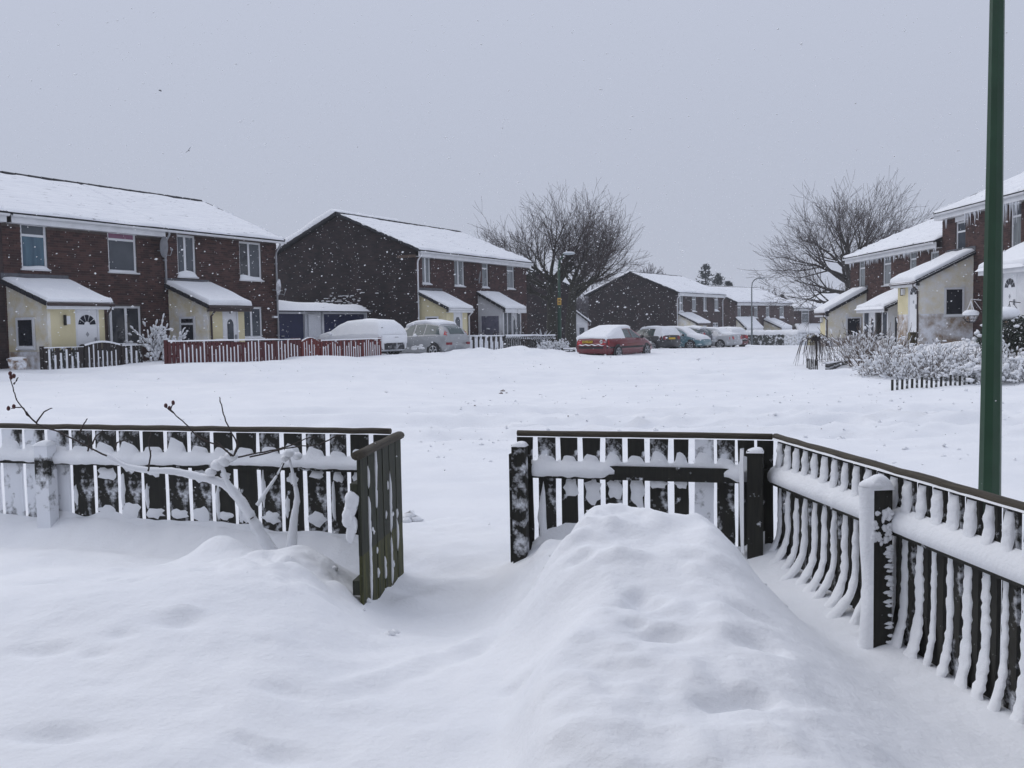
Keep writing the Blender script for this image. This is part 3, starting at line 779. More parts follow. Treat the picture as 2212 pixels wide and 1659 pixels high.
# ------------------------------------------------------------------ the left-hand row
def lang(th): return math.radians(90 - th)
def along(C, th, t): return (C[0] + math.sin(math.radians(th)) * t, C[1] + math.cos(math.radians(th)) * t)
TH1 = 28.3; C1 = (-9.35, 38.0); WD = 5.8
GRPL = 'brick houses on the left of the street'

def mkleft(label, C, th, t, z, W, D, he, **k):
    x, y = along(C, th, t); return House(label, x, y, z, lang(th), W, D, he, group=GRPL, **k)

H1c = mkleft('brick house only just showing at the very left edge of the picture', C1, TH1, -3 * WD, .4, WD, 8.4, 4.8)
build_house(H1c, [(.5, 1.5, 3.0, 4.45, 'split', 'glass', dict(head=True)), (3.7, 4.7, 3.0, 4.45, 'split', 'glass', dict(head=True))], gl=True, brick=False, seed=31)
gutter_and_fascia(H1c, 0, WD)

H1a = mkleft('brick house with blue curtains, pink blind and cream porch, nearest on the left', C1, TH1, -2 * WD, .4, WD, 8.4, 4.8)
w1 = H1a.rect(45, 481, 102, 581); w2 = H1a.rect(233, 491, 295, 588); w3 = H1a.rect(233, 661, 306, 746)
build_house(H1a, [(*w1, 'transom', 'glass_blue', dict(head=True, pane2='glass_grey', snow=.07)), (*w2, 'transom', 'glass_grey', dict(head=True, pane2='blind_pink')), (*w3, 'three', 'glass')], seed=3, near=True)
gutter_and_fascia(H1a, .15, WD + .0)
x0, x1, p = porch_px(H1a, 10, 96, 226); x0 = max(x0, .05)
dxa = H1a.uv(163, 700, -p)[0]; dxb = H1a.uv(214, 700, -p)[0]
add_porch(H1a, x0, x1, p, 'cream', -1, he=2.12, hb=2.75, snow=.10, door=dict(x=(dxa, min(dxb, x1 - .12)), kind='fan'), win=(-p * .70, -p * .25, .82, 1.72, 'one', 'glass'), lamp=dxa - .32, pipe=(x1 + .05, 'brown_pipe'))
dx, dz = H1a.uv(340, 535); dish(H1a.o, dx, dz, m='dish')

H1b = mkleft('brick house with cream porch and brown gutter behind the red fence', C1, TH1, -WD, .4, WD, 8.4, 4.8)
w1 = H1b.rect(383, 508, 423, 598); w2 = H1b.rect(517, 523, 565, 605); w3 = H1b.rect(526, 663, 567, 730)
build_house(H1b, [(*w1, 'split', 'glass_grey', dict(snow=.14)), (*w2, 'split', 'glass', dict(pane2='glass_grey', snow=.13)), (*w3, 'split', 'glass_grey')], gr=True, seed=4, near=True, btop=.10)
gutter_and_fascia(H1b, 0, WD + .15, fasc=False)
downpipe(H1b, .12, 4.75, 2.7, 'grey_plastic'); downpipe(H1b, WD - .12, 4.75, 0, 'grey_plastic')
x0, x1, p = porch_px(H1b, 363, 446, 528); x0 = max(x0, .25)
dxa = H1b.uv(481, 700, -p)[0]; dxb = H1b.uv(515, 700, -p)[0]
add_porch(H1b, x0, x1, p, 'cream', -1, he=2.1, hb=2.82, snow=.17, door=dict(x=(dxa, dxb), kind='arch'), win=(-p * .70, -p * .30, .85, 1.75, 'transom', 'glass'), fascia='brown_pipe', pipe=(x0 + .12, 'brown_pipe'))
dx, dz = H1b.uv(588, 621); dish(H1b.o, dx, dz, m='dish_snow', r=.30)
t = MB(); bz = 1.72; bx_ = H1b.uv(591, 690)[0]; t.box(bx_ - .1, bx_ + .12, -.12, -.014, 1.72, 1.80); t.build('alarm_box', 'white_plastic', H1b.o)
ht = MB(); hx = (dxa + dxb) / 2
ht.box(hx - .02, hx + .02, -p + .004, -p + .011, 1.84, 1.90); ht.build('house_number', 'black', H1b.o)
# trellis leaning on the porch front between downpipe and door
tr = thing('trellis_panel', 'small brown wooden trellis beside the door behind the red fence', 'trellis', H1b.o.location, H1b.o.rotation_euler[2])
for k in range(5):
    for sg in (-1, 1):
        t = MB(); xa = x0 + .26; a0 = (xa + .11 * k, .28); a1 = (xa + .11 * k + sg * .62, .9)
        lo, hi = xa, xa + .5
        if a1[0] > hi: f = (hi - a0[0]) / (a1[0] - a0[0]); a1 = (hi, a0[1] + (a1[1] - a0[1]) * f)
        if a1[0] < lo: f = (lo - a0[0]) / (a1[0] - a0[0]); a1 = (lo, a0[1] + (a1[1] - a0[1]) * f)
        if abs(a1[0] - a0[0]) < .03: continue
        t.tube([(a0[0], -p - .10 - .01 * sg, a0[1]), (a1[0], -p - .10 - .01 * sg, a1[1])], .014, 4); t.build('lath', 'stem_brown', tr)
t = MB(); t.box(xa - .02, xa + .52, -p - .12, -p - .08, .88, .93); t.box(xa - .02, xa + .02, -p - .12, -p - .08, -.1, .88); t.box(xa + .48, xa + .52, -p - .12, -p - .08, -.1, .88); t.build('trellis_frame', 'stem_brown', tr)
t = MB(); t.box(xa - .03, xa + .53, -p - .13, -p - .07, .932, .965); t.build('snow', 'snow_soft', tr)

# garages filling the gap
gx, gy = C1[0] - math.cos(math.radians(TH1)) * 1.0, C1[1] + math.sin(math.radians(TH1)) * 1.0
G = House('flat-roofed garage pair with blue doors under deep snow between two houses', gx, gy, .4, lang(TH1), 7.2, 5.0, 2.0, cat='garage')
G.o.name = 'garage_block'
gb = lambda px: G.uv(px, 700)[0]
dd = [(.1, gb(659)), (gb(700), min(gb(790), 7.1))]
w = MB(); wall_with_holes(w, 7.2, 2.0, [(a, b, -1.0, 1.92) for a, b in dd], dep=.15)
w.quad((0, 0, -1), (0, 0, 2), (0, 5, 2), (0, 5, -1)); w.quad((7.2, 0, -1), (7.2, 5, -1), (7.2, 5, 2), (7.2, 0, 2)); w.quad((7.2, 5, -1), (0, 5, -1), (0, 5, 2), (7.2, 5, 2))
w.build('wall', 'rime', G.o)
for a, b in dd:
    d = MB(); n = 9
    for k in range(n):
        z0_ = -.8 + 2.72 * k / n; d.box(a, b, .10, .13, z0_, z0_ + 2.72 / n - .015)
    d.box(a, b, .12, .14, -.8, 1.92)
    g_ = d.build('garage_door', 'garage_blue', G.o)
    t = MB(); t.box((a + b) / 2 - .08, (a + b) / 2 + .08, .06, .10, .95, 1.0); t.build('handle', 'grey_plastic', g_)
t = MB(); px_ = gb(695); t.tube([(px_, -.05, 2.0), (px_, -.05, -.3)], .05, 8); t.build('downpipe', 'white_plastic', G.o, True)
t = MB(); t.box(gb(663), gb(680), -.10, -.0, -.5, 1.9); t.build('pillar', 'rime', G.o)
t = MB(); t.box(-.1, 7.2, -.35, 5.1, 2.0, 2.12); r_ = t.build('roof', 'lead', G.o)
s = MB()
def fn(u, v):
    e = min(1, math.sin(math.pi * min(1, max(0, u))) * 6) ** .5 * min(1, math.sin(math.pi * v) * 3) ** .5
    return (-.2 + 7.1 * u, -.55 + 5.6 * v, 2.10 + (.34 + .06 * math.sin(u * 5 + 1) + .03 * math.sin(u * 13)) * e - .06 * (v < .15) * (1 - e))
s.grid(fn, 40, 16); s.build('roof_snow', 'snow_soft', r_, True)

# second block on the left
TH2 = 28.3; C2 = (-4.39, 44.0); W2 = 5.6
H2a = mkleft('brick house with wide blank gable wall and cream porch behind the silver car', C2, TH2, 0, .4, W2, 8.9, 4.83)
w1 = H2a.rect(911.5, 547, 930, 613); w2 = H2a.rect(981, 556, 1003, 618)
build_house(H2a, [(*w1, 'split', 'glass_net', dict(head=True)), (*w2, 'split', 'glass_net', dict(head=True))], gl=True, seed=11, back=.34)
gutter_and_fascia(H2a, -.1, W2)
downpipe(H2a, .06, 4.78, 0)
b_ = MB(); b_.box(-.16, -.003, -.1, .9, 4.50, 4.62); b_.build('bargeboard_end', 'stem_brown', H2a.o)
x0, x1, p = porch_px(H2a, 906, 965, 1010); x0 = max(x0, .16)
dxa = H2a.uv(980, 700, -p)[0]; dxb = H2a.uv(999, 700, -p)[0]
add_porch(H2a, x0, x1, p, 'cream', -1, he=2.12, hb=2.82, snow=.10, door=dict(x=(dxa, dxb), kind='top'), win=(-p * .72, -p * .25, .85, 1.75, 'transom', 'glass'), side_mat='cream', pipe=(x1 + .05, 'white_plastic'))
# wind-packed snow plastered on the gable low down
rg = random.Random(4)
t = MB()
for k in range(70):
    yy = 4.1 + rg.gauss(0, .55) + (1.0 if k % 3 else -1.0) * .6; zz = 2.55 + rg.gauss(0, .22); L_ = rg.uniform(.08, .34)
    t.add([(-.012, yy, zz), (-.012, yy + L_, zz + .004), (-.012, yy + L_ * .9, zz + .035), (-.012, yy + L_ * .15, zz + .03), (-.002, yy, zz), (-.002, yy + L_, zz), (-.002, yy + L_ * .9, zz + .035), (-.002, yy + L_ * .15, zz + .03)], [(0, 3, 2, 1), (0, 1, 5, 4), (1, 2, 6, 5), (2, 3, 7, 6), (3, 0, 4, 7)])
t.build('wind_packed_snow', 'snow_soft', H2a.o)['kind'] = 'stuff'

H2b = mkleft('brick house with white glazed porch beside the bare twin trees', C2, TH2, W2, .4, W2, 8.9, 4.83)
w1 = H2b.rect(1041, 564, 1055, 621); w2 = H2b.rect(1095, 570, 1111, 624)
build_house(H2b, [(*w1, 'transom', 'glass_net', dict(head=True)), (*w2, 'transom', 'glass_net', dict(head=True))], gr=True, seed=12)
gutter_and_fascia(H2b, 0, W2 + .12)
x0, x1, p = porch_px(H2b, 1033, 1087, 1126)
add_porch(H2b, x0, x1, p, 'white', -1, he=2.15, hb=2.95, snow=.09, win=(-p * .9, -p * .1, .5, 1.85, 'one', 'glass_ice'), glaze=True, plinth=False, side_mat='white_plastic', lead=False)
dx, dz = H2b.uv(1024, 600); dish(H2b.o, dx, dz, m='dish', r=.3)

# house behind the twin trees, gable towards us
H2c = mkleft('brick house end seen through the bare twin trees, with a narrow white porch', (4.93, 73.0), 4.3, 0, -.3, 10.0, 6.0, 4.75)
build_house(H2c, [], gl=True, brick=False, seed=14, th=.06)
add_porch(H2c, .2, 3.0, 1.0, 'white', -1, he=2.2, hb=3.0, snow=.1, win=(-.8, -.3, .4, 1.8, 'one', 'glass_grey'), plinth=False, lead=False)
mbx = MB(); yy, zz = None, None
mbx.box(-.12, -.003, 5.3, 5.75, 1.5, 1.95); mbx.build('meter_box', 'grey_plastic', H2c.o)

# third block
TH3 = 33.0; C3 = (14.35, 82.0)
H3a = mkleft('brick house with blank gable above the parked cars and a white porch', C3, TH3, 0, -.46, 5.65, 8.6, 4.8)
wl = [(*H3a.rect(1466, 636, 1476, 673), 'split', 'glass_net', dict(snow=.08)), (*H3a.rect(1495, 637, 1504.5, 673), 'transom', 'glass_net', dict(snow=.08))]
build_house(H3a, wl, gl=True, brick=False, wallm='brick_wall', seed=21, th=.10)
gutter_and_fascia(H3a, -.1, 5.65); downpipe(H3a, .08, 4.7, 0)
x0, x1, p = porch_px(H3a, 1464.5, 1503, 1528); x0 = max(.12, x0)
add_porch(H3a, x0, x1, p, 'cream', -1, he=2.1, hb=2.9, snow=.13, door=dict(x=(x1 - 1.1, x1 - .2), kind='top'), win=(-p * .72, -p * .3, .8, 1.7, 'grid', 'glass'), side_mat='cream_white', plinth=False, lead=False, fascia='brown_pipe')
H3b = mkleft('brick house with four-pane ground window behind the silver saloon', C3, TH3, 5.65, -.46, 5.65, 8.6, 4.8)
wl = [(*H3b.rect(1519, 637, 1527, 672), 'split', 'glass_net', dict(snow=.08)), (*H3b.rect(1543.5, 638, 1552.5, 672), 'transom', 'glass_net', dict(snow=.12)), (*H3b.rect(1540, 697, 1552, 714), 'grid', 'glass_grey')]
build_house(H3b, wl, gr=True, brick=False, seed=22, th=.10)
gutter_and_fascia(H3b, 0, 5.75); downpipe(H3b, 5.5, 4.7, 0)

# fourth block
TH4 = 44.0; C4 = (22.85, 96.0)
H4a = mkleft('far brick house with pitched porch canopy behind the clipped hedge', C4, TH4, 0, -1.12, 5.65, 8.0, 4.8)
wl = [(*H4a.rect(1593, 656, 1601, 687), 'transom', 'glass_net', dict(head=True)), (*H4a.rect(1629, 656, 1637, 687), 'transom', 'glass_net', dict(head=True, snow=.1))]
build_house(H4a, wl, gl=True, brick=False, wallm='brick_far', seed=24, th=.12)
gutter_and_fascia(H4a, -.1, 5.65)
x0, x1, p = porch_px(H4a, 1587, 1607, 1643)
add_porch(H4a, max(x0, .1), x1, p, 'cream', -1, he=2.2, hb=3.2, snow=.16, door=dict(x=(x1 - 1.2, x1 - .3), kind='top'), side_mat='cream_white', plinth=False, lead=False)
H4b = mkleft('far brick house with cream lean-to porch right of the distant lamp post', C4, TH4, 5.65, -1.12, 5.65, 8.0, 4.8)
wl = [(*H4b.rect(1654.5, 656, 1662.5, 687), 'transom', 'glass_net', dict(head=True, snow=.14)), (*H4b.rect(1684, 656, 1694, 687), 'transom', 'glass_net', dict(head=True, snow=.14))]
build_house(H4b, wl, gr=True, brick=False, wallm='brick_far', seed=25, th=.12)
gutter_and_fascia(H4b, 0, 5.75)
x0, x1, p = porch_px(H4b, 1650, 1686, 1705)
add_porch(H4b, x0, min(x1, 5.5), p, 'cream', -1, he=2.1, hb=2.95, snow=.22, door=dict(x=(x1 - 1.2, x1 - .3), kind='top'), plinth=False, lead=False)

# fifth: facing us at the end of the street
H5 = House('farthest brick house facing up the street, roof white to the ridge', 32.4, 108.0, -1.65, 0.0, 9.0, 8.0, 4.8, group=GRPL)
wl = [(*H5.rect(1731.5, 669, 1748, 698), 'transom', 'glass_net', dict(head=True)), (5.8, 6.7, 2.9, 4.4, 'transom', 'glass_net', dict(head=True))]
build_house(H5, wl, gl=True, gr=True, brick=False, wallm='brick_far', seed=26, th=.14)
gutter_and_fascia(H5, -.1, 9.1)
add_porch(H5, .2, 3.0, 1.5, 'cream', -1, he=2.0, hb=2.8, snow=.22, door=dict(x=(1.9, 2.8), kind='top'), plinth=False, lead=False)
# red garage seen in the gap beyond the red car
G2 = House('low red garage with snow on its flat roof in the gap beyond the red car', 8.2, 92.0, -.6, math.radians(5), 5.0, 5.0, 2.2, cat='garage'); G2.o.name = 'garage_block'
t = MB(); t.box(0, 5, 0, 5, -1, 2.2); t.build('wall', 'brick_wall', G2.o)
t = MB(); t.box(.3, 4.7, -.04, -.004, -.5, 1.5); t.build('garage_door', 'trim_black', G2.o)
t = MB(); t.box(-.1, 5.1, -.12, 5.1, 2.2, 2.55); t.box(-.1, 5.1, -.12, -.02, 1.7, 2.2); t.build('roof', 'fence_red', G2.o)
t = MB(); t.grid(lambda u, v: (-.15 + 5.3 * u, -.2 + 5.4 * v, 2.54 + .5 * min(1, math.sin(math.pi * u) * 5) * min(1, math.sin(math.pi * v) * 4)), 16, 12); t.build('roof_snow', 'snow_soft', G2.o, True)

# ------------------------------------------------------------------ the right-hand row
THR = -1.0; CR = (17.8, 39.0)
def rang(th): return math.atan2(-math.cos(math.radians(th)), -math.sin(math.radians(th)))
GRPR = 'brick houses on the right of the street'
def mkright(label, t, z, W, D, he):
    x, y = along(CR, THR, t); return House(label, x, y, z, rang(THR), W, D, he, group=GRPR)
R2b = mkright('lower stepped brick house ending the right row, pale porch with brown pipe', 10.0, .05, 5.0, 8.6, 4.8)
wl = [(*R2b.rect(1855, 562, 1869, 624), 'transom', 'glass_net', dict(head=True, snow=.02)), (*R2b.rect(1907, 552, 1926, 616), 'transom', 'glass_net', dict(head=True, snow=.02))]
build_house(R2b, wl, gl=True, seed=41, near=True)
gutter_and_fascia(R2b, -.1, 5.0)
x0, x1, p = porch_px(R2b, 1872, 1790, 1772, side=1)
add_porch(R2b, x0, x1, p, 'cream', 1, he=2.0, hb=3.0, snow=.2, door=dict(x=(x0 + .75, x1 - .15), kind='arch'), win=(-p * .55, -p * .15, .75, 1.75, 'one', 'glass'), side_mat='cream_white', pipe=(x1 - .05, 'brown_pipe'), fascia='white_plastic', lamp=x0 + .35)
R2a = mkright('lower stepped brick house with white glazed porch, between two cream porches', 5.0, .05, 5.0, 8.6, 4.8)
wl = [(*R2a.rect(1964, 541, 1980, 607), 'transom', 'glass_net', dict(head=True, snow=.02)), (3.9, 4.7, 3.0, 4.4, 'transom', 'glass_net', dict(snow=.02))]
build_house(R2a, wl, seed=42, near=True)
gutter_and_fascia(R2a, 0, 5.0)
x0 = R2a.uv(1864, 690, -1.9)[0]; x1 = x0 + 2.7
add_porch(R2a, x0, x1, 1.9, 'white', 1, he=2.1, hb=2.95, snow=.1, bigsnow=.30, win=(-1.7, -.2, .55, 1.75, 'one', 'glass_grey'), glaze=True, plinth=False, lead=False)
R1a = mkright('taller brick house with icicles and a cream porch left of the green post', 0.0, 1.1, 5.0, 8.6, 4.85)
wl = [(*R1a.rect(2064, 478, 2086, 557), 'transom', 'glass_grey', dict(head=True, snow=.03))]
build_house(R1a, wl, gl=True, seed=43, near=True)
gutter_and_fascia(R1a, -.2, 5.0)
x0, x1, p = porch_px(R1a, 2102, 1986, 1939, side=1); x0 = max(.05, x0)
add_porch(R1a, x0, x1, p, 'cream', 1, he=2.0, hb=3.0, snow=.18, bigsnow=.16, door=dict(x=(x1 - 1.0, x1 - .12), kind='fan'), win=(-p * .55, -p * .18, .62, 1.72, 'one', 'glass'), side_mat='cream_white', pipe=(x1 - .04, 'brown_pipe'), lamp=x1 - 1.35)
R1b = mkright('brick house at the right edge with hanging baskets and a snow-loaded porch roof', -5.0, 1.1, 5.0, 8.6, 4.85)
wl = [(*R1b.rect(2172, 438, 2206, 544), 'transom', 'glass_net', dict(head=True, snow=.03, pane2='glass_grey'))]
if wl[0][0] < .1: wl[0] = (.12, *wl[0][1:])
build_house(R1b, wl, gr=True, seed=44, near=True)
gutter_and_fascia(R1b, 0, 5.1)
PD = 1.9
x0 = R1b.uv(2132, 690, -PD)[0]; x1 = R1b.uv(2222, 690, -PD)[0]
add_porch(R1b, x0, x1, PD, 'white', 1, he=2.15, hb=3.0, snow=.16, bigsnow=.42, door=dict(x=(x0 + .9, x0 + 1.8), kind='fan'), plinth=False, lead=False, side_mat='cream_white')
# icicles under the right-hand eaves
ri = random.Random(5)
for h, spans in ((R1a, ((.5, .7, 2, .55), (2.2, 3.1, 12, .55), (3.3, 4.9, 10, .4))), (R1b, ((.1, 1.0, 16, .8), (1.2, 3.0, 12, .5))), (R2b, ((.3, .9, 7, .4), (2.4, 4.9, 26, .35))), (R2a, ((.1, 2.6, 26, .35), (3, 5, 12, .3)))):
    for a, b, n, L_ in spans:
        for k in range(n):
            x = ri.uniform(a, b); l = L_ * ri.uniform(.25, 1) ** 1.3
            t = MB(); t.tube([(0, 0, 0), (.003, 0, -l * .5), (0, 0, -l)], [.022, .013, .002], 5, False)
            t.build('icicle', 'ice', h.o, True, (x, -h.ov + .04 + ri.uniform(-.02, .1), h.he - .29))
# hanging baskets on brackets
def basket(label, h, x, y, z, dark):
    w = h.o.matrix_basis @ Vector((x, y, z))
    b = thing('hanging_basket', label, 'hanging basket', w, h.o.rotation_euler[2], 'hanging baskets on the right-hand porch')
    br = MB(); br.tube([(0, .35, .52), (0, 0, .56), (0, 0, .50)], .014, 5); br.tube([(0, .35, .2), (0, .12, .50)], .010, 5); br.build('bracket', 'trim_black' if dark else 'white_plastic', b)
    ch = MB()
    for k in range(3):
        a = 2 * math.pi * k / 3 + .4; ch.tube([(0, 0, .5), (.2 * math.cos(a), .2 * math.sin(a), 0)], .012 if not dark else .007, 5)
    ch.build('chain', 'snow_soft' if not dark else 'trim_black', b)
    bo = MB()
    for k in range(9):
        a = 2 * math.pi * k / 9; bo.tube([(.24 * math.cos(a) * math.cos(s_), .24 * math.sin(a) * math.cos(s_), -.24 * math.sin(s_)) for s_ in (0, .4, .8, 1.2, 1.57)], .010, 4)
    for s_ in (0, .5, 1.0): bo.tube([(.24 * math.cos(s_) * math.cos(a), .24 * math.cos(s_) * math.sin(a), -.24 * math.sin(s_)) for a in [2 * math.pi * k / 12 for k in range(13)]], .010, 4)
    bo.build('basket', 'trim_dusted', b)
    so = MB(); so.ball((0, 0, -.04), .215, .215, .17, 12, 6, .05, ri); so.build('soil', 'tub', b, True)
    sn = MB(); sn.ball((0, 0, .07), .27, .27, .14, 14, 8, .03, ri); sn.build('snow', 'snow_soft', b, True)
for px, py, lab, dk in ((2097, 682, 'white wire hanging basket capped with snow, left of the green post', False), (2180, 690, 'hanging basket heaped with snow on a black bracket, right of the green post', True)):
    v = -2.3; xx, zz = R1b.uv(px, py, v); basket(lab, R1b, xx, v, zz, dk)

# ------------------------------------------------------------------ cars
def lettering(name, text, size, m, parent, mtx):
    cu = bpy.data.curves.new(name, 'FONT'); cu.body = text; cu.size = size; cu.align_x = 'CENTER'; cu.align_y = 'CENTER'; cu.offset = .002
    to = bpy.data.objects.new(name, cu); col.objects.link(to)
    me = bpy.data.meshes.new_from_object(to); me.materials.clear(); me.materials.append(MATS[m])
    bpy.data.objects.remove(to); o = put(name, me, parent); o.matrix_local = mtx; return o
def lerp_pts(pts, x):
    if x <= pts[0][0]: return pts[0][1]
    for (a, b), (c, d) in zip(pts, pts[1:]):
        if x <= c:
            t = (x - a) / (c - a); t = t * t * (3 - 2 * t) * .5 + t * .5
            return b + (d - b) * t
    return pts[-1][1]
SHAPES = {   # top line and belt line from tail (-) to nose (+), in metres
    'mpv':   dict(L=3.9, W=1.66, top=[(-1.95, .74), (-1.90, .96), (-1.66, 1.26), (-1.25, 1.45), (-.6, 1.55), (0, 1.52), (.5, 1.37), (1.2, 1.01), (1.65, .88), (1.88, .72), (1.95, .53)],
                  belt=[(-1.95, .74), (-1.84, .94), (-1.2, .97), (1.1, .90), (1.83, .68), (1.95, .52)], wheels=(-1.22, 1.25), roofx=(-1.30, .28)),
    'hatch': dict(L=4.0, W=1.70, top=[(-2.0, .72), (-1.96, .95), (-1.72, 1.30), (-1.5, 1.42), (-.5, 1.47), (.15, 1.43), (.55, 1.30), (1.05, .98), (1.6, .86), (1.92, .70), (2.0, .52)],
                  belt=[(-2.0, .70), (-1.88, .92), (-1.2, .94), (1.0, .88), (1.85, .66), (2.0, .51)], wheels=(-1.22, 1.25), roofx=(-1.5, .3)),
    'liftback': dict(L=4.45, W=1.76, top=[(-2.22, .70), (-2.17, .93), (-1.95, 1.0), (-1.2, 1.30), (-.6, 1.41), (0, 1.43), (.35, 1.38), (.75, 1.18), (1.15, .96), (1.75, .84), (2.12, .68), (2.22, .50)],
                  belt=[(-2.22, .68), (-2.1, .92), (-1.2, .93), (1.1, .88), (2.05, .64), (2.22, .49)], wheels=(-1.35, 1.38), roofx=(-.95, .25)),
    'saloon': dict(L=4.5, W=1.74, top=[(-2.25, .66), (-2.2, .93), (-2.0, .98), (-1.5, 1.02), (-.95, 1.36), (-.6, 1.41), (0, 1.43), (.4, 1.38), (.8, 1.17), (1.2, .97), (1.8, .85), (2.15, .68), (2.25, .50)],
                  belt=[(-2.25, .64), (-2.15, .91), (-1.2, .93), (1.1, .88), (2.1, .64), (2.25, .49)], wheels=(-1.35, 1.40), roofx=(-.8, .3)),
}
class Car:
    def __init__(s, shape):
        d = SHAPES[shape]; s.__dict__.update(d)
    def topz(s, x): return lerp_pts(s.top, x)
    def beltz(s, x): return min(lerp_pts(s.belt, x), s.topz(x) - .015)
    def hw(s, x):
        e = (abs(x) / (s.L / 2)) ** 4; return s.W / 2 * (1 - .16 * e)
    def ring(s, x):
        w = s.hw(x); t = s.topz(x); b = s.beltz(x); hgt = max(0, t - b)
        wr = w * (.95 - .34 * min(1, hgt / .62)); zb = .20 + .10 * (abs(x) / (s.L / 2)) ** 6
        m = min(.55, b - .08)
        return [(0, zb), (w * .86, zb), (w * .965, zb + .08), (w, m), (w * .985, b - .04 if b - .04 > m else m + .01), (w * .955, b), (wr * 1.0, b + hgt * .86), (wr * .86, b + hgt * .985), (0, t + .015)]
    def side_y(s, x, z):
        r = s.ring(x); (y0, z0), (y1, z1) = r[5], r[6]
        t = (z - z0) / max(.01, z1 - z0); return y0 + (y1 - y0) * t
    def stations(s, n=44):
        h = s.L / 2
        return [h * math.sin(math.pi / 2 * (-1 + 2 * i / n)) if True else 0 for i in range(n + 1)]

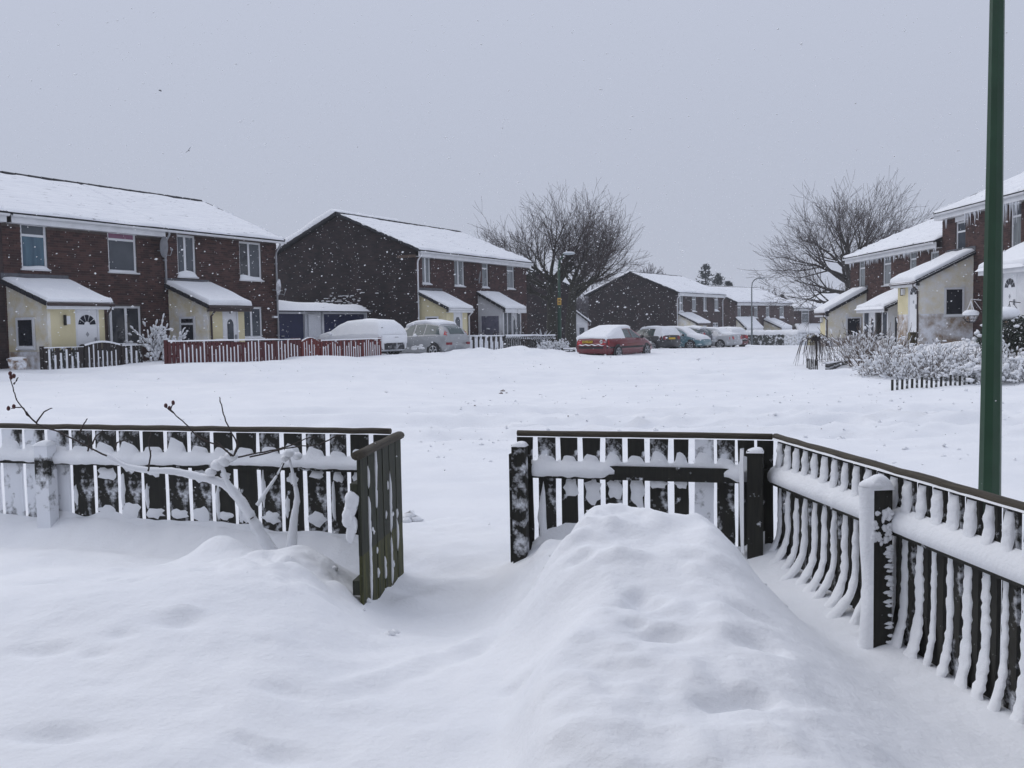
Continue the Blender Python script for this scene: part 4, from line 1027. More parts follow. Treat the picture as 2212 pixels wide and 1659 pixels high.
def make_car(label, shape, paint, px, py, Y, heading, group, snow='roof', glass='car_glass', plate=None, sticker=False, strip=False, sink=0.0, lights='lamp_red', bumper=None, sidesnow=False, z=None):
    c = Car(shape); p = at(px, py, Y)
    zz = p.z if z is None else z
    root = thing('parked_car', label, 'car', (p.x, p.y, zz - sink), heading, group)
    st = c.stations(); R = [c.ring(x) for x in st]
    b = MB(); n = 17
    for x, r in zip(st, R):
        for y, z_ in r: b.v.append((x, y, z_))
        for y, z_ in r[-2:0:-1]: b.v.append((x, -y, z_))
    n = len(R[0]) * 2 - 2
    for i in range(len(st) - 1):
        for k in range(n):
            a = i * n + k; q = i * n + (k + 1) % n; b.f.append((a, a + n, q + n, q))
    b.f.append(tuple(range(n))); b.f.append(tuple(range((len(st) - 1) * n, len(st) * n))[::-1])
    body = b.build('body', paint, root, True)
    # glass
    def side_patch(xb0, xb1, xt0, xt1, sg, name='side_window', m=glass):
        g = MB()
        def fn(u, v):
            xb = xb0 + (xb1 - xb0) * u; xt = xt0 + (xt1 - xt0) * u; x = xb + (xt - xb) * v
            b_ = c.beltz(x); t_ = c.topz(x); z_ = b_ + .035 + (max(.05, (t_ - b_) * .80) - .035) * v
            return (x, sg * (c.side_y(x, z_) + .010), z_)
        g.grid(fn, 6, 4, sg < 0); g.build(name, m, root, True)
    rx0, rx1 = c.roofx
    for sg in (-1, 1):
        span = [(rx0 + .05 if shape != 'mpv' else -1.52, rx0 + .62), (rx0 + .68, (rx0 + rx1) / 2 + .42), ((rx0 + rx1) / 2 + .50, rx1 + .62)]
        if shape in ('liftback', 'saloon'): span = [(rx0 - .05, -.05), (.03, rx1 + .70)]
        for k, (a, e) in enumerate(span):
            last = k == len(span) - 1
            side_patch(a, e, a + (.18 if k == 0 else 0), e - (.62 if last else 0), sg)
    def top_patch(xa, xb, name, m, wf=.82, off=.012):
        g = MB()
        def fn(u, v):
            x = xa + (xb - xa) * u; r = c.ring(x); y7, z7 = r[7]; y = (v * 2 - 1) * y7 * wf
            zt = r[8][1] + (z7 - r[8][1]) * abs(v * 2 - 1) * wf
            sl = (c.topz(x + .02) - c.topz(x - .02)) / .04; L_ = math.hypot(1, sl)
            return (x - sl / L_ * off, y, zt + off / L_)
        g.grid(fn, 6, 6); return g.build(name, m, root, True)
    if shape == 'mpv': rw = (-1.86, -1.48)
    elif shape == 'hatch': rw = (-1.93, -1.66)
    elif shape == 'liftback': rw = (-1.85, -1.05)
    else: rw = (-1.48, -.98)
    top_patch(*rw, 'rear_window', glass); top_patch(rx1 + .22, rx1 + .85, 'windscreen', glass)
    # wheels
    for wx in c.wheels:
        for sg in (-1, 1):
            ya = sg * (c.hw(wx) + .006); r = .31
            ar = MB(); ar.poly([(wx + .385 * math.cos(a), ya, .30 + .385 * math.sin(a)) for a in [math.pi * k / 14 * (1 if sg < 0 else -1) + (0 if sg < 0 else math.pi) for k in range(15)]] + ([(wx - .385, ya, .18), (wx + .385, ya, .18)] if sg < 0 else [(wx + .385, ya, .18), (wx - .385, ya, .18)][::-1][::-1]))
            ar.build('wheel_arch', 'trim_black', root)
            ty = MB(); prof = [(.20, .0), (.27, .0), (r, -.03), (r, -.17), (.2, -.2)]
            def fn(u, v):
                a = 2 * math.pi * u; i = min(3, int(v * 4)); f = v * 4 - i
                rr = prof[i][0] + (prof[i + 1][0] - prof[i][0]) * f; yy = prof[i][1] + (prof[i + 1][1] - prof[i][1]) * f
                return (wx + rr * math.cos(a), sg * (c.hw(wx) + .03 + yy), .31 + rr * math.sin(a))
            ty.grid(fn, 20, 4, sg > 0); wh = ty.build('wheel', 'tyre', root, True)
            rim = MB()
            for k in range(5):
                a = 2 * math.pi * k / 5 + .3; ca, sa = math.cos(a), math.sin(a); yy = sg * (c.hw(wx) + .028)
                rim.tube([(wx + .04 * ca, yy, .31 + .04 * sa), (wx + .205 * ca, yy, .31 + .205 * sa)], [.045, .035], 5)
            rim.tube([(wx + .205 * math.cos(a), sg * (c.hw(wx) + .028), .31 + .205 * math.sin(a)) for a in [2 * math.pi * k / 18 for k in range(19)]], .018, 5, False)
            rim.build('rim', 'alloy', wh, True)
    hl = c.L / 2
    # lamps, bumpers, mirrors, handles, plate
    for sg in (-1, 1):
        t = MB()
        if shape == 'mpv':
            def fl_(u, v):
                x = -1.86 + .15 * u - .0 * v + .08 * v * (1 - u); b_ = c.beltz(x); t_ = c.topz(x); z_ = b_ + .03 + (t_ - b_) * .72 * v
                return (x, sg * (c.side_y(x, z_) + .012), z_)
            t.grid(fl_, 4, 6, sg < 0)
            t.grid(lambda u, v: (lambda q: (q[0] - .012, q[1] - sg * .10 * u, q[2]))(fl_(0, v)), 2, 6, sg > 0)
            t.build('tail_lamp', lights, root)
            t = MB(); t.box(-1.97, -1.80, sg * .58 - .12, sg * .60 + .12, .56, .66); t.build('rear_reflector', 'lamp_dim', root)
        else:
            z0_ = .66 if shape != 'hatch' else .72
            t.add([(-hl + .22, sg * (c.hw(-hl + .22) + .006), z0_), (-hl - .008, sg * c.hw(-hl) * .94, z0_), (-hl - .008, sg * c.hw(-hl) * .62, z0_), (-hl + .03, sg * c.hw(-hl) * .62, z0_ + .20), (-hl + .03, sg * c.hw(-hl) * .94, z0_ + .20), (-hl + .22, sg * (c.hw(-hl + .22) + .004), z0_ + .18)],
                  [(0, 1, 4, 5), (1, 2, 3, 4)] if sg > 0 else [(5, 4, 1, 0), (4, 3, 2, 1)])
            t.build('tail_lamp', lights, root)
        t = MB(); t.ball((hl - .26, sg * (c.hw(hl - .26) - .12), .66), .20, .13, .08, 8, 5); t.build('headlamp', 'headlamp', root, True)
        t = MB(); mx_ = rx1 + .52; t.ball((mx_, sg * (c.hw(mx_) + .07), c.beltz(mx_) + .09), .07, .10, .075, 8, 6); t.build('wing_mirror', 'trim_black' if paint != 'snow_soft' else 'snow_soft', root, True)
        if strip:
            t = MB()
            def fs(u, v): x = -hl + .25 + (2 * hl - .5) * u; return (x, sg * (c.hw(x) * 1.0 + .012), .50 + .075 * v)
            t.grid(fs, 14, 1, sg < 0); t.build('side_strip', 'trim_black', root)
    if bumper:
        t = MB()
        def fb(u, v):
            a = (u * 2 - 1); x = -hl - .035 + .30 * max(0, abs(a) - .62) ** 1.1; return (x, a * (c.hw(-hl) + .06), (.30 if bumper == 'deep' else .50) + (.28 if bumper == 'deep' else .09) * v)
        t.grid(fb, 16, 3, True); t.grid(lambda u, v: (lambda q: (q[0] + .12 * v, q[1], q[2]))(fb(u, 1)), 16, 1, True); t.build('rear_bumper', 'trim_dusted' if bumper == 'deep' else 'trim_black', root)
        t = MB()
        def fk(u, v):
            a = (u * 2 - 1); e = max(0, 1 - abs(a) ** 6) ** .5; x = -hl - .06 + .30 * max(0, abs(a) - .62) ** 1.1
            return (x + .22 * v, a * (c.hw(-hl) + .05), (.585 + .10 * math.sin(math.pi * min(1, .15 + v * 1.1)) ** .7 * e + .02 * math.sin(u * 31)))
        t.grid(fk, 24, 5, True); t.build('bumper_snow', 'snow_soft', root, True)
    if plate:
        pl = MB(); py_, pz = plate[1], plate[2]
        pl.box(-hl - .014, -hl + .01, py_ - .26, py_ + .26, pz - .056, pz + .056); po = pl.build('number_plate', 'plate_yellow', root)
        if plate[0]: lettering('plate_lettering', plate[0], .125, 'black', po, Matrix(((0, 0, -1, -hl - .018), (-1, 0, 0, py_), (0, 1, 0, pz), (0, 0, 0, 1))))
    if sticker:
        s_ = MB(); xx = -hl + .0
        s_.poly([(-hl - .012, -.52 - .075 * math.cos(a), .80 + .085 * math.sin(a)) for a in [2 * math.pi * k / 16 for k in range(16)]]); so = s_.build('country_sticker', 'plate_white', root)
        lettering('sticker_lettering', 'GB', .10, 'black', so, Matrix(((0, 0, -1, -hl - .016), (-1, 0, 0, -.52), (0, 1, 0, .80), (0, 0, 0, 1))))
        t = MB(); t.box(-hl - .014, -hl, -.76, -.64, .76, .80); t.build('badge', 'alloy', root)
    # snow lying on the car
    rs = random.Random(int(px))
    def shell(xa, xb, k0, th, name='snow_cover', nx=30, rim=True, wob=.25, low=None):
        """snow from ring point k0 over the top to its mirror"""
        s = MB(); rows = []
        for i in range(nx + 1):
            u = i / nx; x = xa + (xb - xa) * (.5 - .5 * math.cos(math.pi * u)); r = c.ring(x)
            pts = r[k0:]; pts = pts + [(-y, z_) for y, z_ in pts[-2::-1]]
            # refine
            ref = []
            for (y0, z0), (y1, z1) in zip(pts, pts[1:]):
                for q in range(4): ref.append((y0 + (y1 - y0) * q / 4, z0 + (z1 - z0) * q / 4))
            ref.append(pts[-1])
            e = min(1, min(u, 1 - u) * 9) ** .5; m = len(ref); row = []
            for j, (y, z_) in enumerate(ref):
                v = j / (m - 1); ev = min(1, min(v, 1 - v) * 8) ** .5
                a, bq = ref[max(0, j - 1)], ref[min(m - 1, j + 1)]; ty, tz = bq[0] - a[0], bq[1] - a[1]; l = math.hypot(ty, tz) or 1
                ny, nz = tz / l, -ty / l
                if nz < 0 and abs(y) < .3: ny, nz = -ny, -nz
                if ny * y < 0: ny, nz = -ny, -nz
                t_ = th * e * ev * (1 + wob * vnoise(x * 2.3 + px, v * 5).item()) + .004
                row.append((x - (.5 * t_ if x < -hl * .7 else 0) + (.5 * t_ if x > hl * .7 else 0), y + ny * t_, z_ + abs(nz) * t_))
            rows.append(row)
        w = len(rows[0])
        for r_ in rows: s.v.extend(r_)
        for i in range(nx):
            for j in range(w - 1):
                a = i * w + j; s.f.append((a, a + w, a + w + 1, a + 1))
        return s.build(name, 'snow_soft', root, True)
    if snow == 'buried':
        shell(-hl + .02, hl - .05, 3, .10, wob=.3)
        t = MB(); t.grid(lambda u, v: (-hl - .02 - .07 * math.sin(math.pi * v) ** .5 * math.sin(math.pi * u) ** .3, (u * 2 - 1) * c.hw(-hl) * 1.02, .56 + .34 * v), 14, 8, True); t.build('tail_snow', 'snow_soft', root, True)
        t = MB(); t.box(-hl - .11, -hl - .085, -.12, .06, .80, .812); t.build('seam', 'trim_black', root)
        t = MB(); t.box(-1.95, -1.62, .58, .62, 1.20, 1.215); t.build('hatch_seam', 'trim_black', root)
    else:
        lo = {'roof': rx0 - .05, 'rear': -hl + .12, 'all': -hl + .12}[snow]; hi = {'roof': rx1 + .25, 'rear': rx1 + .05, 'all': hl - .1}[snow]
        shell(lo, hi, 6, .085)
        if snow == 'all': shell(rx1 + .7, hl - .06, 5, .05, 'bonnet_snow', 14)
        if snow == 'rear': shell(-hl + .06, rx0 + .30, 5, .07, 'tailgate_snow', 16)
    if sidesnow:
        for k in range(26):
            t = MB(); x = rs.uniform(-.9, 1.7); zq = rs.choice([rs.uniform(.42, .56), rs.uniform(.92, 1.12), rs.uniform(.40, .5)]); L_ = rs.uniform(.05, .16)
            for sg in (1,):
                yq = c.hw(x) * .985 if zq < .9 else c.side_y(x, min(zq, c.topz(x) - .1))
                t.ball((x, sg * yq, zq), L_, .022, L_ * .4, 8, 5, .25, rs)
            t.build('stuck_snow', 'snow_soft', root, True)
    return root
def hd(dx, dy): return math.atan2(dy, dx)
PERP = math.radians(143)
ALNG = hd(math.sin(math.radians(28.3)), math.cos(math.radians(28.3)))
GC = 'cars parked in front of the houses on the left'
make_car('hatchback completely buried in snow beside the silver car, only its bumper dark', 'hatch', 'snow_soft', 778, 752, 39.6, PERP, GC, snow='buried', bumper='deep', glass='snow_soft', z=.46)
make_car('silver compact car with snow on its roof, next to the buried car', 'mpv', 'car_silver', 918, 768, 40.9, PERP, GC, snow='roof', sidesnow=True, z=.34)
make_car('red liftback with snowed-over rear window and a yellow number plate', 'liftback', 'car_red', 1330, 758, 42.8, math.radians(55), GC, snow='rear', plate=('Y352 WTC', .17, .80), sticker=True, strip=True, bumper='strip', z=.09)
GF = 'cars parked in a row far down the street'
make_car('dark hatchback white with snow, just beyond the nose of the red liftback', 'hatch', 'car_black', 1406, 745, 60, math.radians(122), GF, snow='rear', lights='lamp_dim', plate=('', 0, .78), z=-.06)
make_car('pale teal car parked nose towards the road among the far cars', 'hatch', 'car_teal', 1466, 745, 61.5, math.radians(-38), GF, snow='all', glass='car_glass_snow', z=-.08)
make_car('dark small car with tall red tail lamp behind the teal car', 'mpv', 'car_darkblue', 1483, 742, 66.5, math.radians(140), GF, snow='roof', z=-.18)
make_car('silver saloon with red tail lamps among the far parked cars', 'saloon', 'car_silver_pale', 1530, 742, 66.5, math.radians(140), GF, snow='all', glass='car_glass_snow', z=-.18)
make_car('dark red hatchback at the right end of the far parked cars', 'hatch', 'car_red', 1562, 742, 69.5, math.radians(115), GF, snow='rear', glass='car_glass_snow', bumper='strip', z=-.22)

# ------------------------------------------------------------------ garden fence and gate in front of us
rf = random.Random(12)
class Fence:
    def __init__(s, name, label, a, b, group=None, cat='fence'):
        s.a = Vector((*a, 0)); d = Vector((*b, 0)) - s.a; s.L = d.length; s.ax = d.normalized(); s.ang = math.atan2(d.y, d.x)
        s.ay = Vector((-s.ax.y, s.ax.x, 0)); s.o = thing(name, label, cat, s.a, s.ang, group)
    def u(s, px, py):
        r = ray(px, py); t = (s.a - EYE).dot(s.ay) / r.dot(s.ay); return (EYE + r * t - s.a).dot(s.ax)
    def w(s, x, y=0): p = s.a + s.ax * x + s.ay * y; return p.x, p.y
    def g(s, x, y=0): return gz(*s.w(x, y))

def slat_mesh(w, h, t, m, seed, n=5, name='slat'):
    r = random.Random(seed); mb = MB()
    for i in range(n + 1):
        z = h * i / n; j = [r.uniform(-.004, .004) for _ in range(2)]
        mb.v += [(j[0], 0, z), (w + j[1], 0, z), (w + j[1], t, z), (j[0], t, z)]
    for i in range(n):
        for k in range(4):
            a = i * 4 + k; b = i * 4 + (k + 1) % 4; mb.f.append((a, b, b + 4, a + 4))
    mb.f.append((3, 2, 1, 0)); e = n * 4; mb.f.append((e, e + 1, e + 2, e + 3))
    return mb.mesh(name, m)
def half_round(F, x0, x1, zt, r, m='wood_cap', name='top_rail', y=.012):
    t = MB(); n = 10
    nx = max(2, int((x1 - x0) / .15)); rr = random.Random(int(x1 * 100))
    for i in range(nx + 1):
        x = x0 + (x1 - x0) * i / nx; k = 1 + rr.uniform(-.03, .03); dz = rr.uniform(-.003, .003)
        for j in range(n): a = 2 * math.pi * j / n; t.v.append((x, y + r * k * math.cos(a), zt + dz + r * .8 * k * math.sin(a)))
    for i in range(nx):
        for j in range(n):
            a = i * n + j; b = i * n + (j + 1) % n; t.f.append((a, a + n, b + n, b))
    t.f.append(tuple(range(n))); t.f.append(tuple(range(nx * n, nx * n + n))[::-1])
    return t.build(name, m, F.o, True)
def rail_snow(F, x0, x1, slats, zr, name='rail_snow', thick=.085, fade=None, seed=1, climb=.07):
    """snow lodged on the rail and climbing the slats behind it"""
    nx = int((x1 - x0) / .018); mb = MB()
    for i in range(nx + 1):
        x = x0 + (x1 - x0) * i / nx
        on, lift = 0, .25
        for q_, (a, b) in enumerate(slats):
            o_ = min(1, max(0, (x - a) / .03)) * min(1, max(0, (b - x) / .03))
            if o_ > on: on = o_; lift = (.35 + 1.1 * random.Random(q_ * 31 + seed).random()) * (1.25 - .75 * (x - a) / (b - a))
        n = fbm(np.array([x * 3.1 + seed]), np.array([seed * 1.7]), 3)[0]; n2 = vnoise(x * 21 + seed, seed).item()
        k = 1.0 if fade is None else fade(x)
        e = min(1, (x - x0) / .03, (x1 - x) / .03); e = max(0, e) ** .5
        c_ = climb * (.2 + .8 * on * lift) * (1 + .5 * n)
        T = (thick + .015 * n) * (.35 + .65 * k) * e
        zb = zr - .045 + (.05 * (1 - k)) + .006 * n2
        top = zr + .065 + c_
        mb.v += [(x, .0, top * 1.0 if on > .2 else zr + .05), (x, -.012 * e, zr + .05 + c_ * .75), (x, -.035 * e, zr + .055 + c_ * .25 + .01 * n), (x, -T * .75, zr + .035 + .008 * n), (x, -T, zr + .005), (x, -T * .98, zr - .02), (x, -T * .8, zb), (x, -.03, zb - .004)]
    w = 8
    for i in range(nx):
        for j in range(w - 1): a = i * w + j; mb.f.append((a, a + 1, a + w + 1, a + w))
    o = mb.build(name, 'snow_soft', F.o, True)
    return o
def post(F, x, w, h0, h1, y0, y1, m='wood_dust', cap=.0, name='post'):
    t = MB(); t.box(x, x + w, y0, y1, h0, h1); po = t.build(name, m, F.o)
    if cap:
        s = MB()
        def fn(u, v):
            e = (math.sin(math.pi * u) * math.sin(math.pi * v)) ** .35 if 0 < u < 1 and 0 < v < 1 else 0
            return (x - .006 + (w + .012) * u, y0 - .008 + (y1 - y0 + .016) * v, h1 - .012 + (cap + .012) * e + .02 * u * e)
        s.grid(fn, 12, 12); s.build('post_snow', 'snow_soft', po, True)
    return po
TOP = .84
GFN = 'dark slatted fences round the snowy front garden'
# --- left run
A_ = (-6.4, fence_y(-6.4)); B_ = (-.905, fence_y(-.905))
FL = Fence('slatted_fence', 'dark slatted garden fence left of the open gate, snow lodged on its rail', A_, B_, GFN)
gaps = [FL.u(px, 1060) for px in (5, 54, 103, 155, 206, 257, 308, 360, 411, 460, 509, 559, 610, 659, 709.5, 754, 803)]
gp = gaps[1] - gaps[0]; x = gaps[0] - gp; pre = []
while x > 0: pre.insert(0, x); x -= gp
gaps = pre + gaps
edges = [0] + [g for g in gaps] + [FL.L]; slL = []
for i in range(len(edges) - 1):
    a = edges[i] + (.022 if i else 0); b = edges[i + 1] - (.022 if i < len(edges) - 2 else 0)
    if b - a < .04: continue
    slL.append((a, b)); k = len(edges) - 2 - i
    m = 'wood_snowy' if k > 13 else ('wood_dust' if k in (12, 11, 9, 8, 5, 3, 2, 13) else 'wood')
    zb = -.3
    put('slat', slat_mesh(b - a, TOP - zb - .02, .02, m, i), FL.o, (a, 0, zb))
half_round(FL, 0, FL.L, TOP + .008, .027)
t = MB(); t.box(0, FL.L - .01, -.045, -.001, .545, .635); t.build('rail', 'wood', FL.o)
rail_snow(FL, .02, FL.L - .10, slL, .60, thick=.10, climb=.075, fade=lambda x: .78 + .22 * math.sin(x * 2.2 + 1))
pa, pb = FL.u(106, 1060), FL.u(134, 1060)
post(FL, pa, pb - pa, -.4, .72, -.145, -.046, 'wood_snowy', cap=.02)
post(FL, pa - 2.0, .1, -.4, .74, -.145, -.046, 'wood_snowy', cap=.05)
def drift_skirt(F, x0, x1, seed, hgt=.10, reach=.16):
    """little fillets of drifted snow along the foot of the slats"""
    nx = int((x1 - x0) / .03); mb = MB()
    for i in range(nx + 1):
        x = x0 + (x1 - x0) * i / nx; n = fbm(np.array([x * 4.0 + seed]), np.array([seed * 2.]), 2)[0]
        g0, g1 = F.g(x, -.01), F.g(x, -reach)
        hh = hgt * (.7 + .5 * n)
        for v, q in ((0, 1), (.12, .62), (.3, .33), (.6, .1), (1, -.25)): mb.v.append((x, -.001 - reach * v, g0 + (g1 - g0) * v + hh * q - .006))
    for i in range(nx):
        for j in range(4): a = i * 5 + j; mb.f.append((a, a + 1, a + 6, a + 5))
    mb.build('drifted_snow', 'snow_soft', F.o, True)
drift_skirt(FL, .02, FL.L - .05, 3.0, .06)
SPL = True
# snow plastered across a few slat faces
def splat(F, x, z, w, h, seed, par=None, y=-.002):
    r = random.Random(seed); t = MB(); n = 14; ring = []
    for k in range(n):
        a = 2 * math.pi * k / n; q = 1 + r.uniform(-.3, .25); ring.append((x + w * .5 * q * math.cos(a), z + h * .5 * q * math.sin(a)))
    t.v.append((x, y - .014, z))
    for q, yy in ((.6, .012), (1, .0)):
        for a, b in ring: t.v.append((x + (a - x) * q, y - yy, z + (b - z) * q))
    for k in range(n):
        t.f.append((0, 1 + (k + 1) % n, 1 + k)); t.f.append((1 + k, 1 + (k + 1) % n, 1 + n + (k + 1) % n, 1 + n + k))
    return t.build('stuck_snow', 'snow_soft', par or F.o, True)

for q, (a, b) in enumerate(slL[-14:]):
    rr = random.Random(q + 70)
    if rr.random() < .6: splat(FL, (a + b) / 2 + rr.uniform(-.02, .02), .50 + rr.uniform(-.03, .03), (b - a) * rr.uniform(.5, .9), rr.uniform(.05, .12), q + 170)
    if rr.random() < .5: splat(FL, a + .02, rr.uniform(.2, .4), .04, rr.uniform(.15, .35), q + 270)
    if rr.random() < .6: splat(FL, (a + b) / 2, .17, (b - a) * .95, rr.uniform(.06, .16), q + 370)
# --- right run up to the corner
A_ = (.03, fence_y(.03)); B_ = (1.71, fence_y(1.71))
FR = Fence('slatted_fence', 'short dark slatted fence between the gateway and the corner post, behind the big snow heap', A_, B_, GFN)
gaps = [FR.u(px, 1060) for px in (1157, 1206, 1254, 1302, 1350, 1398, 1449, 1494, 1545, 1591, 1633, 1674)]
edges = [0] + gaps + [FR.L + .02]; slR = []
for i in range(len(edges) - 1):
    hwid = .020 if i < 9 else .010
    a = edges[i] + (hwid if i else 0); b = edges[i + 1] - (.020 if i < 8 else .010 if i < len(edges) - 2 else 0)
    if b - a < .02: continue
    slR.append((a, b)); m = 'wood_snowy' if i in (8,) else ('wood_dust' if i in (1, 4, 6, 9) else 'wood')
    put('slat', slat_mesh(b - a, TOP + .24, .02, m, 50 + i), FR.o, (a, 0, -.26))
    if i in (2, 3, 4, 5): splat(FR, (a + b) / 2 + .01, .47 - .02 * (i % 2), (b - a) * .95, .16 + .05 * (i % 2), i + 5)
    if i in (6, 7): splat(FR, (a + b) / 2, .52, (b - a) * .95, .08, i + 9)
    if i == 1: splat(FR, a + .03, .25, .07, .5, 31)
half_round(FR, 0, FR.L, TOP + .008, .026)
t = MB(); t.box(.03, FR.L - .03, -.045, -.001, .54, .635); t.build('rail', 'wood', FR.o)
bare0, bare1 = FR.u(1335, 985), FR.u(1560, 985)
rail_snow(FR, .10, FR.L - .06, slR, .60, thick=.09, seed=5, climb=.07, fade=lambda x: .12 if bare0 < x < bare1 else min(1, .12 + abs(x - (bare0 if x < bare0 else bare1)) * 9))
drift_skirt(FR, .1, FR.L - .05, 8.0, .10)
pa, pb = FR.u(1117, 1080), FR.u(1145, 1080)
post(FR, pa, pb - pa, -.4, .78, -.13, -.046, 'wood_dust', cap=.012, name='gate_post')
post(FR, pa - .05, .055, -.4, .70, -.02, .05, 'wood', name='gate_stop')
post(FR, FR.L - .16, .10, -.4, .77, -.16, -.055, 'wood', cap=.010, name='corner_post')
t = MB(); xx = FR.L - .175
t.grid(lambda u, v: (xx - .006 - .03 * math.sin(math.pi * u) * (.5 + .5 * math.sin(v * 2 + .4)), -.165 + .09 * u, .10 + .68 * v), 5, 14); t.build('post_side_snow', 'snow_soft', FR.o, True)

# --- side run coming back towards us
SB = (side_x(1.6), 1.6)
FS = Fence('slatted_fence', 'dark slatted side fence with curved snow ridges on every slat, running off to the right', (SFA[0] + .03, SFA[1] - .03), SB, GFN)
# here the garden side is at local y<0: local x runs towards the camera, so y = left normal points to +x street side
sgn_in = -1 if FS.ay.x > 0 else 1
pitch = .128; ns = int(FS.L / pitch); slS = []; FS_POST = FS.u(1940, 1240)
for i in range(ns):
    a = i * pitch + .012; b = a + .092; slS.append((a, b))
    z0_ = -.25
    so = put('slat', slat_mesh(b - a, TOP - z0_ - .02, .02, 'wood_dust' if i % 3 == 0 else 'wood', 200 + i), FS.o, (a, 0 if sgn_in < 0 else -.02, z0_))
    g0 = FS.g(a + .05, sgn_in * .03)
    r = random.Random(300 + i)
    ridge_out = []
    def ridge(zt, zb, flare, wd, th, rows=12, foot=True, rag=.12, shift=0.0):
        mb = MB(); m = 8; ridge_out.append(mb)
        for q in range(rows + 1):
            f = q / rows; z = zt + (zb - zt) * f
            fl = flare * max(0, (f - .45) / .55) ** 2.6
            wv = wd * (1 + rag * r.uniform(-1, 1)) * (1 - .25 * (1 - f) ** 3) * ((1 + .30 * max(0, (f - .6) / .4)) if foot else 1)
            tt = th * (1 + .25 * r.uniform(-1, 1)) * (.25 + .75 * min(1, f * 5)) + (fl * .20 if foot else -.8 * th * max(0, (f - .7) / .3))
            xc = (b - a) * .5 - .004 + .15 * fl + shift + .25 * wd * rag * r.uniform(-1, 1)
            for k in range(m + 1):
                an = math.pi * k / m
                mb.v.append((xc - wv * .5 * math.cos(an), sgn_in * (tt * math.sin(an) ** .8 + fl * .8), z - z0_))
        for q in range(rows):
            for k in range(m):
                a_ = q * (m + 1) + k; f_ = (a_, a_ + m + 1, a_ + m + 2, a_ + 1); mb.f.append(f_ if sgn_in < 0 else f_[::-1])
        return mb
    near_ = a > FS_POST
    gb_ = FS.g(a + .05, sgn_in * .20)
    if near_:
        ridge(.545, FS.g(a + .05, sgn_in * .10) - .03, .085 * r.uniform(.6, 1.2), .058 * r.uniform(.7, 1.2), .012, 30, True, .22, -.016 + r.uniform(-.006, .006))
    else:
        ridge(.545 - .05 * r.random() ** 3, gb_ - .035, .19 * r.uniform(.75, 1.2), .070 * r.uniform(.7, 1.1), .020 * r.uniform(.6, 1.2), 20, True, .2)
    ridge_out[-1].build('slat_snow', 'snow_soft', so, True)
    ridge(.815, .632, .05, .080 * r.uniform(.8, 1.1), .022, 11, False, .1).build('slat_snow', 'snow_soft', so, True)
half_round(FS, -.02, FS.L, TOP + .006, .028, y=0)
sn = MB()
sn.grid(lambda u, v: (FS.L * u, (-.034 + .05 * v) if sgn_in < 0 else (.034 - .05 * v), TOP - .012 - .02 * (1 - v) + .036 * math.sin(math.pi * (.25 + .75 * v)) + .006 * vnoise(u * 60, v * 3).item() * (0 < v < 1)), 120, 5, sgn_in > 0); sn.build('top_rail_snow', 'snow_soft', FS.o, True)
t = MB(); yr = (-.05, -.001) if sgn_in < 0 else (.001, .05); t.box(.02, FS.L, *yr, .54, .622); t.build('rail', 'wood', FS.o)
mb = MB(); nx = int(FS.L / .025)
for i in range(nx + 1):
    x = FS.L * i / nx; n = min(.8, max(-.1, fbm(np.array([x * 4.]), np.array([2.2]), 3)[0])); T = .066 * (1 + .25 * n)
    for yq, zq in ((.0, .672), (.022, .66), (.045 * (1 + .2 * n), .645), (T, .615), (T * 1.05, .59), (T * .95, .565), (T * .6, .545), (.02, .54)): mb.v.append((x, sgn_in * yq, zq + .008 * n))
for i in range(nx):
    for j in range(7): a = i * 8 + j; f_ = (a, a + 1, a + 9, a + 8); mb.f.append(f_ if sgn_in < 0 else f_[::-1])
mb.build('rail_snow', 'snow_soft', FS.o, True)
xp = FS.u(1940, 1240)
for xq in (xp, xp + 1.85):
    yy = (-.16, -.06) if sgn_in < 0 else (.06, .16)
    po = post(FS, xq - .05, .10, -.35, .78, *yy, 'wood', cap=.05)
    r = random.Random(9); yin = yy[0] if sgn_in < 0 else yy[1]; yout = yy[1] if sgn_in < 0 else yy[0]
    t = MB()      # snow packed on the garden side of the post
    def fn(u, v):
        z = -.12 + .90 * v; k = math.sin(math.pi * min(1, max(0, u))) ** .5
        th_ = (.030 + .010 * math.sin(v * 11) + .03 * max(0, v - .75) * 4 + .05 * max(0, .12 - v) * 8) * k
        return (xq - .054 + .108 * u, yin + sgn_in * (th_ - .002), z)
    t.grid(fn, 8, 22, sgn_in > 0); t.build('post_side_snow', 'snow_soft', po, True)
    t = MB(); t.ball((xq, (yy[0] + yy[1]) / 2 + sgn_in * .02, .785), .058, .078, .035, 14, 7, .05, r); t.build('post_snow', 'snow_soft', po, True)
    for k in range(46):      # hoar feathers along the street edge of the face towards us
        t = MB(); z = r.uniform(-.10, .50); l = r.uniform(.008, .032)
        t.ball((xq + .052, yout + sgn_in * l * .6, z), .006, l, .008, 6, 4, .3, r); t.build('hoar', 'snow_soft', po, True)
    for k in range(40):
        t = MB(); t.ball((xq + .052, r.uniform(min(yy), max(yy)), .50 + .17 * r.random()), .008, r.uniform(.008, .02), r.uniform(.008, .018), 6, 4, .25, r); t.build('stuck_snow', 'snow_soft', po, True)

